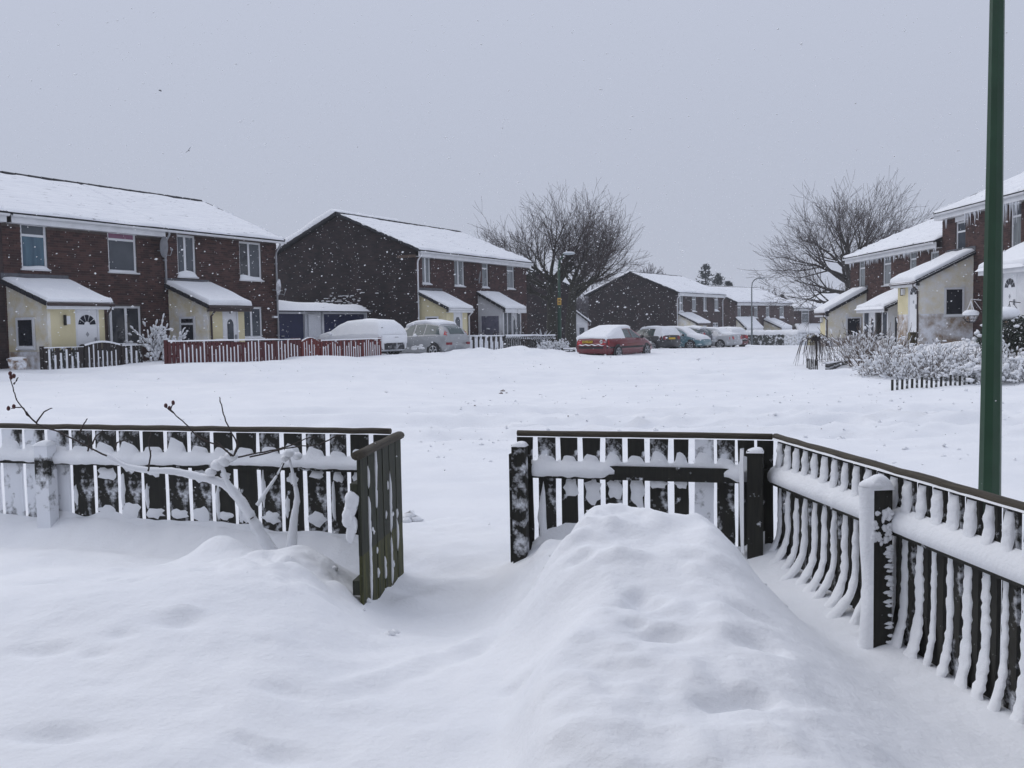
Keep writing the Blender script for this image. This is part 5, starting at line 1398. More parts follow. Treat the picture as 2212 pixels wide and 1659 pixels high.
# --- open gate swung in towards us
h0 = (-.825, 6.70); h1 = (-.955, 5.66)
FG = Fence('garden_gate', 'open dark plank gate with green moss at its foot, swung inward by the path', h0, h1, None, 'gate')
nb = 6; bw = FG.L / nb
for i in range(nb):
    sm = slat_mesh(bw - .022, .60, .022, 'wood_gate', 400 + i)
    bo = put('board', sm, FG.o, (i * bw, 0, .22))
    lo = slat_mesh(bw - .022, .46, .022, 'wood_moss', 420 + i, name='mossy_foot')
    put('mossy_foot', lo, bo, (0, 0, -.46))
out = 1 if FG.ay.x > 0 else -1     # path side
half_round(FG, -.02, FG.L + .01, TOP, .036, y=.011)
for zz in (.62, .02):
    t = MB(); t.box(.02, FG.L - .02, -out * .001 if out > 0 else .023, -out * .045 if out > 0 else .067, zz - .045, zz + .045) if out < 0 else t.box(.02, FG.L - .02, -.045, -.001, zz - .045, zz + .045); t.build('gate_bar', 'wood_gate', FG.o)
rg = random.Random(3)
for k in range(26):          # snow caught in the joints between the boards
    i = rg.randrange(1, nb + 0); z = rg.uniform(-.1, .72); l = rg.uniform(.03, .16)
    t = MB(); t.ball((i * bw - .011 + rg.uniform(-.004, .004), .012 + out * .012, z), .010, .012, l, 6, 6, .15, rg); t.build('stuck_snow', 'snow_soft', FG.o, True)
for k in range(8):
    t = MB(); t.ball((rg.uniform(.1, FG.L - .05), .011 + out * .012, rg.uniform(-.1, .75)), rg.uniform(.008, .022), .008, rg.uniform(.012, .035), 6, 4, .3, rg); t.build('stuck_snow', 'snow_soft', FG.o, True)
for k in range(5):           # wet lump hanging on the latch side
    t = MB(); t.ball((FG.L - .02 + rg.uniform(-.01, .02), -out * (.035 + .012 * (k % 3)), .56 - .05 * k), .035, .045 - .004 * k, .06, 12, 8, .10, rg); t.build('stuck_snow', 'snow_soft', FG.o, True)
t = MB(); t.box(FG.L - .12, FG.L - .02, -.10 if out > 0 else .03, -.03 if out > 0 else .10, .40, .48); t.build('latch', 'trim_black', FG.o)

# --- rose bush on the left heap, trained along the fence
rb = thing('rose_bush', 'snow-coated rose bush with a few red hips in front of the left fence', 'rose bush', (*zpt(590, 1170, .1), .05))
RBI = rb.location.copy()
def rp(px, py, Y): return at(px, py, Y) - RBI
def smooth(pts, n=4):
    out = []
    for i in range(len(pts) - 1):
        p0, p1, p2, p3 = pts[max(0, i - 1)], pts[i], pts[i + 1], pts[min(len(pts) - 1, i + 2)]
        for k in range(n):
            t = k / n; out.append(.5 * ((2 * p1) + (p2 - p0) * t + (2 * p0 - 5 * p1 + 4 * p2 - p3) * t * t + (3 * p1 - p0 - 3 * p2 + p3) * t ** 3))
    return out + [pts[-1]]
def snowy_branch(pl, r0, r1, sr, Y=6.75, dY=0):
    pts = smooth([rp(px, py, Y + dY * i / max(1, len(pl) - 1)) for i, (px, py) in enumerate(pl)], 6); n = len(pts)
    t = MB(); t.tube(pts, [r0 + (r1 - r0) * i / (n - 1) for i in range(n)], 6); b = t.build('branch', 'stem_dark', rb, True)
    if sr:
        s = MB(); rr = random.Random(int(pl[0][0])); s.tube([p + Vector((0, -.004, .35 * sr * (1 - .4 * i / n))) for i, p in enumerate(pts)], [(sr * (1.25 - .8 * i / (n - 1))) * (1 + rr.uniform(-.12, .12)) for i in range(n)], 9); s.build('branch_snow', 'snow_soft', b, True)
snowy_branch([(612, 1228), (575, 1175), (548, 1130), (520, 1085), (490, 1052), (462, 1040), (420, 1030), (370, 1020), (320, 1018), (270, 1008), (230, 985)], .020, .008, .036, 6.75)
snowy_branch([(545, 1120), (510, 1070), (490, 1040), (478, 1000)], .016, .009, .026, 6.72)
snowy_branch([(628, 1222), (632, 1165), (636, 1120), (642, 1080), (638, 1050)], .016, .009, .032, 6.75)
snowy_branch([(638, 1050), (632, 1020), (624, 985)], .010, .008, .014, 6.75)
snowy_branch([(556, 1092), (580, 1055), (600, 1025), (612, 1000)], .010, .010, .012, 6.70)
for k, (px, py, rr_) in enumerate(((484, 996, .05), (500, 985, .05), (625, 978, .04), (455, 1020, .04), (470, 1005, .05), (615, 990, .03), (642, 985, .035))):
    t = MB(); t.ball(rp(px, py, 6.72), rr_, rr_, rr_ * .8, 10, 7, .12, random.Random(k)); t.build('snow_lump', 'snow_soft', rb, True)
TW = [[(230, 985), (180, 960), (130, 935), (80, 915), (40, 870), (30, 845), (22, 815)], [(80, 915), (58, 895), (48, 880), (25, 882)], [(78, 914), (95, 890), (112, 882)], [(30, 830), (40, 815)],
      [(505, 985), (470, 962), (430, 945), (400, 915), (375, 893), (358, 880)], [(375, 893), (368, 884), (374, 873)], [(505, 985), (512, 960), (500, 935), (488, 910), (478, 875), (474, 858)],
      [(515, 987), (560, 978), (610, 968), (650, 952), (680, 942)], [(540, 988), (590, 975), (640, 965), (690, 962)], [(690, 962), (720, 945), (745, 938)], [(500, 985), (480, 965), (465, 952)], [(508, 980), (515, 960), (512, 950)],
      [(320, 1018), (325, 985), (322, 955), (326, 935)], [(190, 975), (192, 955), (188, 935)], [(200, 960), (206, 945), (222, 930)], [(170, 935), (180, 918), (188, 905)], [(250, 965), (255, 955), (275, 950)], [(130, 925), (150, 910), (165, 900), (175, 885)]]
TW = TW[:-1]
for k, pl in enumerate(TW):
    pts = smooth([rp(px, py, 6.70 - .01 * k) for px, py in pl], 4); n = len(pts); rr = random.Random(k)
    pts = [p + Vector((rr.uniform(-.003, .003), 0, rr.uniform(-.003, .003))) for p in pts]
    t = MB(); t.tube(pts, [.0065 - .003 * i / (n - 1) for i in range(n)], 5); tw = t.build('twig', 'stem_dark', rb, True)
    for q in range(2, n - 1, 3):
        t = MB(); d = Vector((rr.uniform(-.6, .6), 0, rr.uniform(.3, 1))) * .014; t.tube([pts[q], pts[q] + d], [.004, .001], 4); t.build('thorn', 'stem_dark', tw)
for k, (px, py) in enumerate(((22, 807), (30, 812), (18, 882), (30, 878), (358, 876), (366, 882), (374, 870), (24, 815))):
    t = MB(); t.ball(rp(px, py, 6.69), .013, .013, .017, 8, 6, .1, random.Random(k)); t.build('rose_hip', 'hip', rb, True)

# ------------------------------------------------------------------ street lamp posts
def lamp_post(label, px, Y, zb, r0, r1, H, m, arm=0, armdir=1, base=1.2, head=None, group='street lamp posts', n=8, sign=False, lean=0):
    p = at(px, 720, Y); o = thing('lamp_post', label, 'lamp post', (p.x, p.y, zb), 0, group)
    t = MB(); t.tube([(0, 0, -.3), (0, 0, base), (0, 0, base + .08), (lean, 0, H)], [r0, r0 * .96, r1 * 1.12, r1 * .8], n); t.build('post', m, o, n > 8)
    if arm:
        t = MB(); t.tube([(lean, 0, H - .05), (lean + .05 * armdir, 0, H + .35), (lean + .25 * armdir, 0, H + .6), (lean + arm * armdir, 0, H + .68)], r1 * .7, 8); t.build('arm', m, o, True)
        x = lean + arm * armdir; t = MB(); t.ball((x + .30 * armdir, 0, H + .70), .34, .13, .08, 10, 6); t.build('lantern', 'lamp_glass', o, True)
        t = MB(); t.ball((x + .30 * armdir, 0, H + .755), .30, .12, .045, 10, 5); t.build('lantern_snow', 'snow_soft', o, True)
    if sign:
        s = MB(); s.box(-.10, .10, -r0 - .03, -r0 - .015, 2.35, 2.72); so = s.build('sign_plate', 'sign_yellow', o)
        for z0_, z1_ in ((2.58, 2.64), (2.47, 2.51), (2.40, 2.43)):
            q = MB(); q.box(-.06, .06, -r0 - .035, -r0 - .031, z0_, z1_); q.build('sign_marking', 'black', so)
    return o
LP = at(2140, 900, 7.3)
o = thing('lamp_post', 'tall dark green post close by on the right, reaching the top edge', 'lamp post', (LP.x, LP.y, -.15), 0, 'street lamp posts')
t = MB(); t.tube([(0, 0, -.2), (.0, 0, .3), (.006, 0, 3.0), (.008, 0, 4.6), (.01, 0, 7.6)], [.086, .083, .060, .050, .036], 8); t.build('post', 'post_green', o)
t = MB(); t.tube([(.01, 0, 7.5), (.01, 0, 7.85), (.01, -.25, 8.1), (.01, -.9, 8.2)], .03, 8); t.build('arm', 'post_green', o, True)
t = MB(); t.ball((.01, -1.25, 8.2), .16, .42, .09, 10, 6); t.build('lantern', 'lamp_glass', o, True)
zr_ = at(1213, 757, 50).z
lamp_post('green lamp post with a small yellow sign in front of the bare twin trees', 1209, 50.0, .36, .105, .08, 4.35, 'post_green_far', arm=.25, armdir=1, base=2.2, n=10, sign=True)
lamp_post('grey-green lamp post with a curved arm in front of the far houses', 1624, 76.0, -.3, .085, .06, 4.75, 'post_grey', arm=.45, armdir=1, base=1.4, n=10)

# ------------------------------------------------------------------ garden fences across the street
def paling(name, label, pts, pitch, wd, zb_px, zt_px, m, group, rails=True, cap_snow=.04, Yl=None, foot=.10, seed=0, cat='fence', arch=None, posts=True, gap_snow=True, railsnow_m='snow_soft'):
    """pts: two (px, base py, depth) ends; the palings are built between them"""
    (pa, ba, ya, ta), (pb, bb, yb, tb) = pts
    a = at(pa, ba, ya); b = at(pb, bb, yb); F = Fence(name, label, (a.x, a.y), (b.x, b.y), group, cat)
    za, zb = a.z, b.z; zta, ztb = at(pa, ta, ya).z, at(pb, tb, yb).z
    F.o.location.z = 0
    n = max(2, int(F.L / pitch)); st = F.L / n; rr = random.Random(seed)
    cache = {}
    mm = m if isinstance(m, (list, tuple)) else [m]
    for i in range(n):
        f = (i + .5) / n; z0 = gz(*F.w(i * st)) - .30; z1 = zta + (ztb - zta) * f + (arch(f) if arch else 0)
        key = (round(z1 - z0, 1), i % 3, i % len(mm)) if not arch else (i,)
        if key not in cache: cache[key] = slat_mesh(wd, z1 - z0, .02, mm[i % len(mm)], seed * 100 + i, 2)
        put('paling', cache[key], F.o, (i * st, 0, z1 - (z1 - z0 if arch else key[0] if False else z1 - z0)))
        if gap_snow and i and rr.random() < .9:
            t = MB(); hh = (z1 - z0 - .35) * rr.uniform(.55, 1.0); t.box(i * st - (st - wd) - .006, i * st + .006, -.012, .004, z0 + .30, z0 + .35 + hh); t.build('gap_snow', 'snow_soft', F.o)
    if rails:
        for q in (.25, .8):
            t = MB(); t.add([(0, .02, za + (zta - za) * q), (F.L, .02, zb + (ztb - zb) * q), (F.L, .06, zb + (ztb - zb) * q), (0, .06, za + (zta - za) * q), (0, .02, za + (zta - za) * q + .07), (F.L, .02, zb + (ztb - zb) * q + .07), (F.L, .06, zb + (ztb - zb) * q + .07), (0, .06, za + (zta - za) * q + .07)], [(0, 1, 5, 4), (2, 3, 7, 6), (4, 5, 6, 7), (3, 2, 1, 0), (0, 4, 7, 3), (1, 2, 6, 5)]); t.build('rail', mm[0], F.o)
    if cap_snow:
        t = MB(); nx = int(F.L / .1)
        def fn(u, v):
            z = zta + (ztb - zta) * u + (arch(u) if arch else 0); an = math.pi * v
            return (F.L * u, .03 - .05 * math.cos(an), z - .005 + cap_snow * (math.sin(an) ** .6 if 0 < v < 1 else 0) * (1 + .4 * vnoise(u * F.L * 2 + seed, 1.).item()))
        t.grid(fn, max(4, nx), 6); t.build('cap_snow', railsnow_m, F.o, True)
    if posts:
        for x in (0, F.L):
            f = x / F.L; t = MB(); z0 = za + (zb - za) * f; z1 = zta + (ztb - zta) * f; t.box(x - .05, x + .05, .03, .12, z0 - .3, z1 + .05); t.build('post', mm[0], F.o)
    return F
GP = 'garden fences on the far side of the street'
def hpt(h, px, py, v):   # depth Y of the point of plane y_local=v of house h on pixel
    r = ray(px, py); p0 = h.org + h.ay * v; t = (p0 - EYE).dot(h.ay) / r.dot(h.ay); return (EYE + r * t).y
yy = lambda h, px, v: hpt(h, px, 760, v)
paling('paling_fence', 'dark snow-streaked paling fence left of the round-topped gate at the nearest house', ((97, 808, yy(H1a, 97, -2.3), 752), (183, 806, yy(H1a, 183, -2.3), 749)), .165, .135, 0, 0, ['fence_dark', 'wood_dust'], GP, seed=1, cap_snow=.02)
paling('garden_gate', 'dark round-topped garden gate capped with snow before the fan-light door', ((185, 806, yy(H1a, 185, -2.3), 747), (262, 805, yy(H1a, 262, -2.3), 746)), .15, .13, 0, 0, ['fence_dark'], None, seed=13, cat='gate', arch=lambda f: .10 * math.sin(math.pi * f), cap_snow=.06)
paling('paling_fence', 'dark paling fence with snow wedged in its gaps below the three-light window', ((265, 805, yy(H1a, 265, -2.3), 747), (308, 803, yy(H1a, 308, -2.3), 745)), .165, .135, 0, 0, ['fence_dark', 'wood_dust'], GP, seed=14, cap_snow=.02)
paling('paling_fence', 'long dark red paling fence capped with snow before the brown-guttered porch', ((364, 783, yy(H1b, 364, -4), 738), (650, 777, yy(H1b, 650, -4), 733)), .155, .128, 0, 0, ['fence_red'], GP, seed=2)
paling('garden_gate', 'small red round-topped gate between the two red fences', ((653, 781, yy(H1b, 653, -4), 737), (690, 779, yy(H1b, 690, -4), 737)), .13, .115, 0, 0, ['fence_red_bright'], None, seed=3, cat='gate', arch=lambda f: .13 * math.sin(math.pi * f) , cap_snow=.02)
paling('paling_fence', 'bright red sagging paling fence ending at the buried car', ((694, 779, yy(H1b, 694, -4), 736), (824, 768, yy(H1b, 824, -4.0), 731.5)), .135, .112, 0, 0, ['fence_red_bright', 'fence_red'], GP, seed=4, cap_snow=.03)
paling('paling_fence', 'broken dark fence clogged with snow right of the silver car', ((997, 752, 45.0, 727), (1092, 750, 47.5, 726)), .19, .14, 0, 0, ['fence_dark', 'wood_snowy'], GP, seed=5, cap_snow=.06)
paling('picket_fence', 'open dark picket fence with a white snow cap left of the far green post', ((1093, 756, 47.4, 727), (1200, 752, 50.5, 725)), .165, .075, 0, 0, ['wood_dust'], GP, seed=6, cap_snow=.09, gap_snow=False)
GR_ = 'low picket fences in the snowed-in gardens on the right'
paling('picket_fence', 'short stub of dark picket fence with one snow-topped post under the weeping tree', ((1742, 799, 27.5, 774), (1768, 803, 26.6, 777)), .14, .06, 0, 0, ['wood'], GR_, seed=7, cap_snow=.0, gap_snow=False, rails=False, posts=False)
paling('picket_fence', 'nearly buried picket fence between the stub fence and the brown shrub', ((1784, 806, 26.2, 786), (1832, 797, 28.5, 778)), .12, .06, 0, 0, ['wood_dust'], GR_, seed=8, cap_snow=.04, gap_snow=False, rails=False, posts=False)
paling('picket_fence', 'dark picket fence half buried below the big snow-laden bush', ((1926, 846, 20.2, 820), (2112, 838, 21.2, 812)), .135, .055, 0, 0, ['wood', 'wood_dust'], GR_, seed=9, cap_snow=.0, gap_snow=False, rails=False, posts=False)
paling('timber_rail', 'low snow-topped timber rail between the far green post and the red car', ((1216, 764, 46, 754), (1243, 763, 47, 755)), .6, .08, 0, 0, ['wood_dust'], GP, seed=10, cap_snow=.06, gap_snow=False)

# ------------------------------------------------------------------ trees
def fast_mesh(name, V, F3, m, parent, smooth=False):
    me = bpy.data.meshes.new(name); me.from_pydata(V, [], F3); me.materials.append(MATS[m])
    if smooth: me.polygons.foreach_set('use_smooth', [True] * len(me.polygons))
    me.update(); return put(name, me, parent)
class Tree:
    def __init__(s, seed): s.r = random.Random(seed); s.big = MB(); s.small = MB(); s.n = 0
    def grow(s, p, d, L, r, lev, maxlev, kids, ang, up, wob, rmin, bow=0.0):
        n = 5 if lev < 2 else (4 if lev < maxlev - 1 else 3); R = s.r
        pts = [p.copy()]; dirs = [d.copy()]; rad = [r]
        for i in range(n):
            d = (d + Vector((R.gauss(0, wob), R.gauss(0, wob), R.gauss(0, wob) + up))).normalized()
            p = p + d * (L / n); pts.append(p.copy()); dirs.append(d.copy()); rad.append(max(rmin, r * (1 - (.45 if lev < maxlev else .7) * (i + 1) / n)))
        (s.big if lev <= 2 else s.small).tube(pts, rad, 7 if lev == 0 else 5 if lev < 3 else 3, lev == 0); s.n += 1
        if lev >= maxlev: return
        k = kids[lev]
        for c in range(k):
            f = 1.0 if c == 0 else R.uniform(.30 if lev else .55, 1.0); x = f * n; i = min(n - 1, int(x)); t = x - i
            q = pts[i].lerp(pts[i + 1], t); dd = dirs[i + 1]
            a = R.uniform(.45, 1.15) * ang[lev] * (.45 if c == 0 else 1)
            ax = dd.cross(Vector((R.gauss(0, 1), R.gauss(0, 1), R.gauss(0, 1)))).normalized()
            nd = (Matrix.Rotation(a, 3, ax) @ dd).normalized()
            s.grow(q, nd, L * R.uniform(.55, .9) * (1.0 if lev else .9), max(rmin, rad[min(n, i + 1)] * R.uniform(.45, .68)), lev + 1, maxlev, kids, ang, up, wob, rmin)
def bare_tree(label, px, py, Y, H, r0, seed, limbs, kids=(0, 5, 5, 5, 4), ang=(0, .75, .75, .7, .7), up=.05, wob=.10, rmin=.007, trunk=.45, bark='bark', twig='twig', group='bare winter trees', lscale=.30, name='bare_tree', maxlev=5, lean=(0, 0)):
    p = at(px, py, Y); o = thing(name, label, 'tree', p, 0, group); T = Tree(seed); R = T.r
    th = H * trunk; n = 6; pts = [Vector((lean[0] * (i / n) ** 1.5 + R.gauss(0, .02), lean[1] * i / n, -.3 + (th + .3) * i / n)) for i in range(n + 1)]
    T.big.tube(pts, [r0 * (1.25 - .55 * i / n) for i in range(n + 1)], 9)
    for a, e, f, Ls in limbs:      # azimuth, elevation, height fraction on trunk, length
        x = f * n; i = min(n - 1, int(x)); q = pts[i].lerp(pts[i + 1], x - i)
        d = Vector((math.cos(a) * math.cos(e), math.sin(a) * math.cos(e), math.sin(e)))
        T.grow(q, d, Ls * H * lscale, r0 * (.62 - .2 * f + .1 * (Ls - 1)), 1, maxlev, kids, ang, up, wob, rmin)
    T.big.build('trunk', bark, o, True); T.small.build('crown', twig, o)
    return o
P_ = math.pi
def fan(n, e0, e1, f0, f1, seed, l0=.8, l1=1.15, a0=0, a1=2 * P_):
    r = random.Random(seed); return [(a0 + (a1 - a0) * (i + r.uniform(-.3, .3)) / n, r.uniform(e0, e1), r.uniform(f0, f1), r.uniform(l0, l1)) for i in range(n)]
bare_tree('broad bare tree with mossy trunk behind the far green post', 1193, 742, 61, 10.0, .34, 3, fan(8, .35, 1.0, .78, 1.0, 1) + [(P_ * .55, 1.35, 1, 1.1), (P_, .5, .85, 1.1), (P_ * 1.05, .25, .72, .95), (0, .9, 1, 1.1)], trunk=.40, bark='bark_moss', wob=.09, up=.05, lscale=.225, kids=(0, 5, 4, 4, 3))
bare_tree('bare tree leaning right above the red car', 1231, 745, 60, 9.6, .33, 8, fan(7, .25, .9, .72, 1.0, 4, a0=-1.3, a1=1.6) + [(0, .40, .9, 1.0), (.1, .65, 1, 1.1), (P_ * .5, 1.2, 1, 1.1), (P_, .8, 1, .8)], trunk=.40, bark='bark_moss', lean=(.25, 0), wob=.09, up=.05, lscale=.205, kids=(0, 5, 4, 4, 3))
bare_tree('thin bare tree rising behind the roof of the glazed-porch house', 1075, 735, 76, 9.3, .2, 12, fan(7, .5, 1.2, .5, 1.0, 7), trunk=.42, kids=(0, 5, 4, 4, 3), lscale=.20)
bare_tree('tall spreading bare tree behind the right-hand row', 1834, 735, 62, 11.0, .30, 21, fan(8, .45, 1.1, .62, 1.0, 9, 1.0, 1.25) + [(P_, .12, .62, 1.15), (P_ * .95, .0, .50, 1.05), (P_, .45, .75, 1.25), (P_ * .5, 1.3, 1, 1.0), (0, .9, .9, 1.1), (.1, .6, .85, 1.25), (.0, .4, .8, 1.2), (P_ * .4, 1.1, 1, 1.0)], trunk=.46, wob=.06, up=.04, kids=(0, 5, 4, 4, 3), lscale=.18)
GD = 'small distant trees over the roofs'
for k, (px, hh, lab) in enumerate(((1397, 5.9, 'thin hazy tree just right of the twin trees, over the roofs'), (1422, 5.3, 'second thin hazy tree, right beside the first over the roofs'))):
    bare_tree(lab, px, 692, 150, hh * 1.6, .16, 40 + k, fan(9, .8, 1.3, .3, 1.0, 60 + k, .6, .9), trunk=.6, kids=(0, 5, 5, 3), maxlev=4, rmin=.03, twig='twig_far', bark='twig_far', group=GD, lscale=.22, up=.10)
for k, (px, rx, hh, lab) in enumerate(((1668, 3.6, 6.6, 'rounded hazy treetop behind the far roofs'), (1782, 6.5, 7.2, 'broad hazy thicket behind the farthest roof'), (1272, 3.5, 6.8, 'grey thicket in the gap between the blank gables'))):
    Yd = 135 if k < 2 else 112; p = at(px, 700, Yd); o = thing('bare_tree', lab, 'tree', (p.x, p.y, -2), 0, GD); T = Tree(80 + k); R = T.r
    for q in range(46): T.grow(Vector((R.uniform(-rx, rx) * .7, R.uniform(-2, 2), 0)), Vector((R.gauss(0, .22), R.gauss(0, .2), 1)).normalized(), hh * R.uniform(.35, .5), .10, 2, 5, (0, 0, 4, 4, 3), (0, 0, .6, .6, .6), .05, .08, .035)
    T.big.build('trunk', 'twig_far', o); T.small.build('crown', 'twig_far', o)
# conifers over the third block's roof
def conifer(label, px, py_top, Y, H, seed):
    p = at(px, py_top, Y); o = thing('conifer', label, 'tree', (p.x, p.y, p.z - H), 0, 'conifers over the roofs'); R = random.Random(seed)
    t = MB(); t.tube([(0, 0, 0), (0, 0, H)], [.22, .03], 6); t.build('trunk', 'bark', o)
    c = MB()
    for k in range(190):
        f = R.random() ** .8; z = H * (.12 + .88 * f); L = (1 - f) * H * .36 + .25; a = R.uniform(0, 2 * P_); d = Vector((math.cos(a), math.sin(a), R.uniform(-.05, .45)))
        q = Vector((0, 0, z)); L *= R.uniform(.6, 1.1); pts = [q + d * L * i / 4 + Vector((0, 0, .12 * L * (i / 4) ** 2)) for i in range(5)]
        for i in range(4):
            for s_ in range(2):
                w = pts[i + 1] + Vector((R.gauss(0, .10), R.gauss(0, .10), R.gauss(0, .06))); e = Vector((R.gauss(0, .2), R.gauss(0, .2), R.gauss(.05, .14))); e2 = Vector((R.gauss(0, .12), R.gauss(0, .12), R.gauss(0, .1)))
                c.add([w, w + e, w + e2], [(0, 1, 2)])
        c.tube(pts, [.03, .025, .02, .015, .01], 3, False)
    c.build('crown', 'conifer', o)
conifer('dark conifer over the ridge of the white-porch house', 1524, 573, 112, 9.0, 1)
conifer('lower side of a dark conifer right of the taller one', 1551, 592, 114, 7.5, 2)
conifer('small conifer tip farthest right over the ridge', 1574, 610, 116, 6.0, 3)

# ------------------------------------------------------------------ shrubs
def shrub(name, label, c, rx, ry, h, n, seed, snow=.0, stem='stem_brown', cat='shrub', group=None, sr=.03, thick=.010, lumps=0, levels=3, up=.06, spread=.9, lr=(.05, .13)):
    o = thing(name, label, cat, c, 0, group); T = Tree(seed); R = T.r; S = MB()
    start = 0
    for q in range(n):
        a = R.uniform(0, 2 * P_); b = Vector((math.cos(a) * rx * R.random() ** .5 * .8, math.sin(a) * ry * R.random() ** .5 * .8, -.1))
        d = Vector((b.x / rx * spread + R.gauss(0, .25), b.y / ry * spread + R.gauss(0, .25), 1.0)).normalized()
        T.grow(b, d, h * R.uniform(.30, .50), thick * 1.6, 3, 3 + levels - 1, (0, 0, 0, 4, 3, 3), (0, 0, 0, .8, .8, .8), up, .16, thick * .5)
    T.small.build('stems', stem, o)
    if snow:
        vs = T.small.v; fs = T.small.f
        # snow lying along the upper sides of the stems
        for f in fs[::2]:
            if R.random() > snow: continue
            q = Vector(vs[f[0]]).lerp(Vector(vs[f[2]]), .5); e = Vector(vs[f[2]]) - Vector(vs[f[0]])
            if e.length < .02: continue
            S.tube([q - e * .5 + Vector((0, 0, sr * .4)), q + Vector((0, 0, sr * .8)), q + e * .5 + Vector((0, 0, sr * .4))], [sr * .4, sr * R.uniform(.7, 1.3), sr * .4], 5)
        for k in range(lumps):
            a = R.uniform(0, 2 * P_); q = R.random() ** .5; z = h * (1 - .45 * q * q) * R.uniform(.25, 1.0)
            S.ball((rx * q * math.cos(a), ry * q * math.sin(a), z), R.uniform(*lr), R.uniform(*lr), R.uniform(lr[0] * .6, lr[1] * .7), 7, 5, .22, R)
        if S.v: S.build('snow', 'snow_soft', o, True)['kind'] = 'stuff'
    return o
def on(px, py, Y): return at(px, py, Y)
GS = 'snow-laden garden shrubs'
p = at(352, 775, 31.0); shrub('shrub', 'snow-plastered climbing shrub between the two nearest left houses', (p.x, p.y, .45),   .28, .25, 1.9, 9, 5, snow=.5, stem='stem_dark', group=GS, sr=.04, lumps=18, lr=(.04, .09))
p = at(1065, 748, 48.5); shrub('shrub', 'twiggy pinkish shrub frosted white in front of the glazed porch', (p.x, p.y, .35), 1.3, .7, 1.35, 34, 6, snow=.10, stem='stem_brown', group=GS, sr=.02, lumps=14, thick=.012)
p = at(1112, 735, 50.0); shrub('shrub', 'tall thin dark shrub by the end of the glazed porch', (p.x, p.y, .45), .7, .5, 2.0, 18, 7, snow=.05, stem='stem_dark', group=GS, sr=.02, thick=.012)
p = at(1195, 757, 49.0); shrub('shrub', 'tangled snowy shrub round the foot of the far green post', (p.x, p.y, .32), .8, .5, .75, 26, 8, snow=.35, stem='stem_dark', group=GS, sr=.03, lumps=18, lr=(.04, .1))
p = at(1168, 757, 48.0); shrub('shrub', 'few bent snow-coated stems left of the far green post', (p.x, p.y, .30), .5, .4, .75, 7, 88, snow=.7, stem='stem_dark', group=GS, sr=.035, levels=2)
# spiky plant
p = at(1172, 735, 50.5); o = thing('spiky_plant', 'spiky sword-leaved plant frosted white behind the picket fence', 'plant', (p.x, p.y, .5), 0, GS); R = random.Random(2)
for k in range(26):
    a = R.uniform(0, 2 * P_); L = R.uniform(.6, 1.05); e = R.uniform(.7, 1.45); t = MB(); d = Vector((math.cos(a) * math.cos(e), math.sin(a) * math.cos(e), math.sin(e)))
    t.tube([Vector((0, 0, .1)), d * L * .5 + Vector((0, 0, .12)), d * L + Vector((d.x * .1, d.y * .1, -.05))], [.035, .03, .004], 4); t.build('leaf', 'rime', o)
# right-hand gardens
p = at(2040, 800, 23.0); shrub('shrub', 'big bush bowed under snow behind the half-buried picket fence', (p.x, p.y, .0), 2.3, 1.0, 1.15, 150, 9, snow=.34, stem='stem_brown', group=GS, sr=.026, lumps=230, thick=.010, lr=(.025, .075), spread=1.1)
p = at(2190, 800, 21.5); shrub('shrub', 'low bush smothered in snow right of the dark green post', (p.x, p.y, .0), 1.5, .8, .85, 75, 10, snow=.45, stem='stem_dark', group=GS, sr=.032, lumps=200, lr=(.03, .11))
p = at(1898, 800, 27.5); shrub('shrub', 'brown upright shrub with bare twigs before the pale porches', (p.x, p.y, .2), .9, .6, 1.55, 40, 11, snow=.14, stem='stem_brown', group=GS, sr=.02, lumps=26, thick=.011, up=.12, lr=(.03, .07))
p = at(1840, 792, 29.5); shrub('shrub', 'small low brown shrub left of the upright one', (p.x, p.y, .25), .8, .5, .6, 20, 12, snow=.12, stem='stem_brown', group=GS, sr=.02, lumps=10, lr=(.03, .07))
# evergreen at the right edge
p = at(2196, 745, 24.0); o = thing('shrub', 'dark glossy evergreen bush dotted with snow at the right edge', 'shrub', (p.x, p.y, .3), 0, GS); R = random.Random(31); L_ = MB(); S_ = MB()
for k in range(2600):
    a = R.uniform(0, 2 * P_); u = R.uniform(-1, 1); q = R.random() ** .33; w = Vector((1.0 * q * math.sqrt(1 - u * u) * math.cos(a), .7 * q * math.sqrt(1 - u * u) * math.sin(a), .75 + .62 * q * u))
    e1 = Vector((R.gauss(0, 1), R.gauss(0, 1), R.gauss(0, .7))).normalized() * R.uniform(.04, .07); e2 = e1.cross(Vector((R.gauss(0, 1), R.gauss(0, 1), R.gauss(0, 1)))).normalized() * .025
    L_.add([w - e1, w + e2, w + e1, w - e2], [(0, 1, 2, 3)])
for k in range(90):
    a = R.uniform(0, 2 * P_); u = R.uniform(-.5, 1); w = (1.02 * math.sqrt(1 - u * u) * math.cos(a), .72 * math.sqrt(1 - u * u) * math.sin(a), .78 + .62 * u); S_.ball(w, R.uniform(.03, .08), R.uniform(.03, .08), R.uniform(.02, .05), 7, 5, .2, R)
S_.ball((-.35, -.1, 1.42), .36, .3, .17, 12, 7, .06, R); S_.ball((.45, -.1, 1.2), .33, .3, .26, 12, 7, .08, R)
L_.build('leaves', 'leaf_dark', o)['kind'] = 'stuff'; S_.build('snow', 'snow_soft', o, True)['kind'] = 'stuff'
t = MB(); t.tube([(0, 0, -.3), (0, 0, .7)], .05, 6); t.build('stem', 'stem_dark', o)
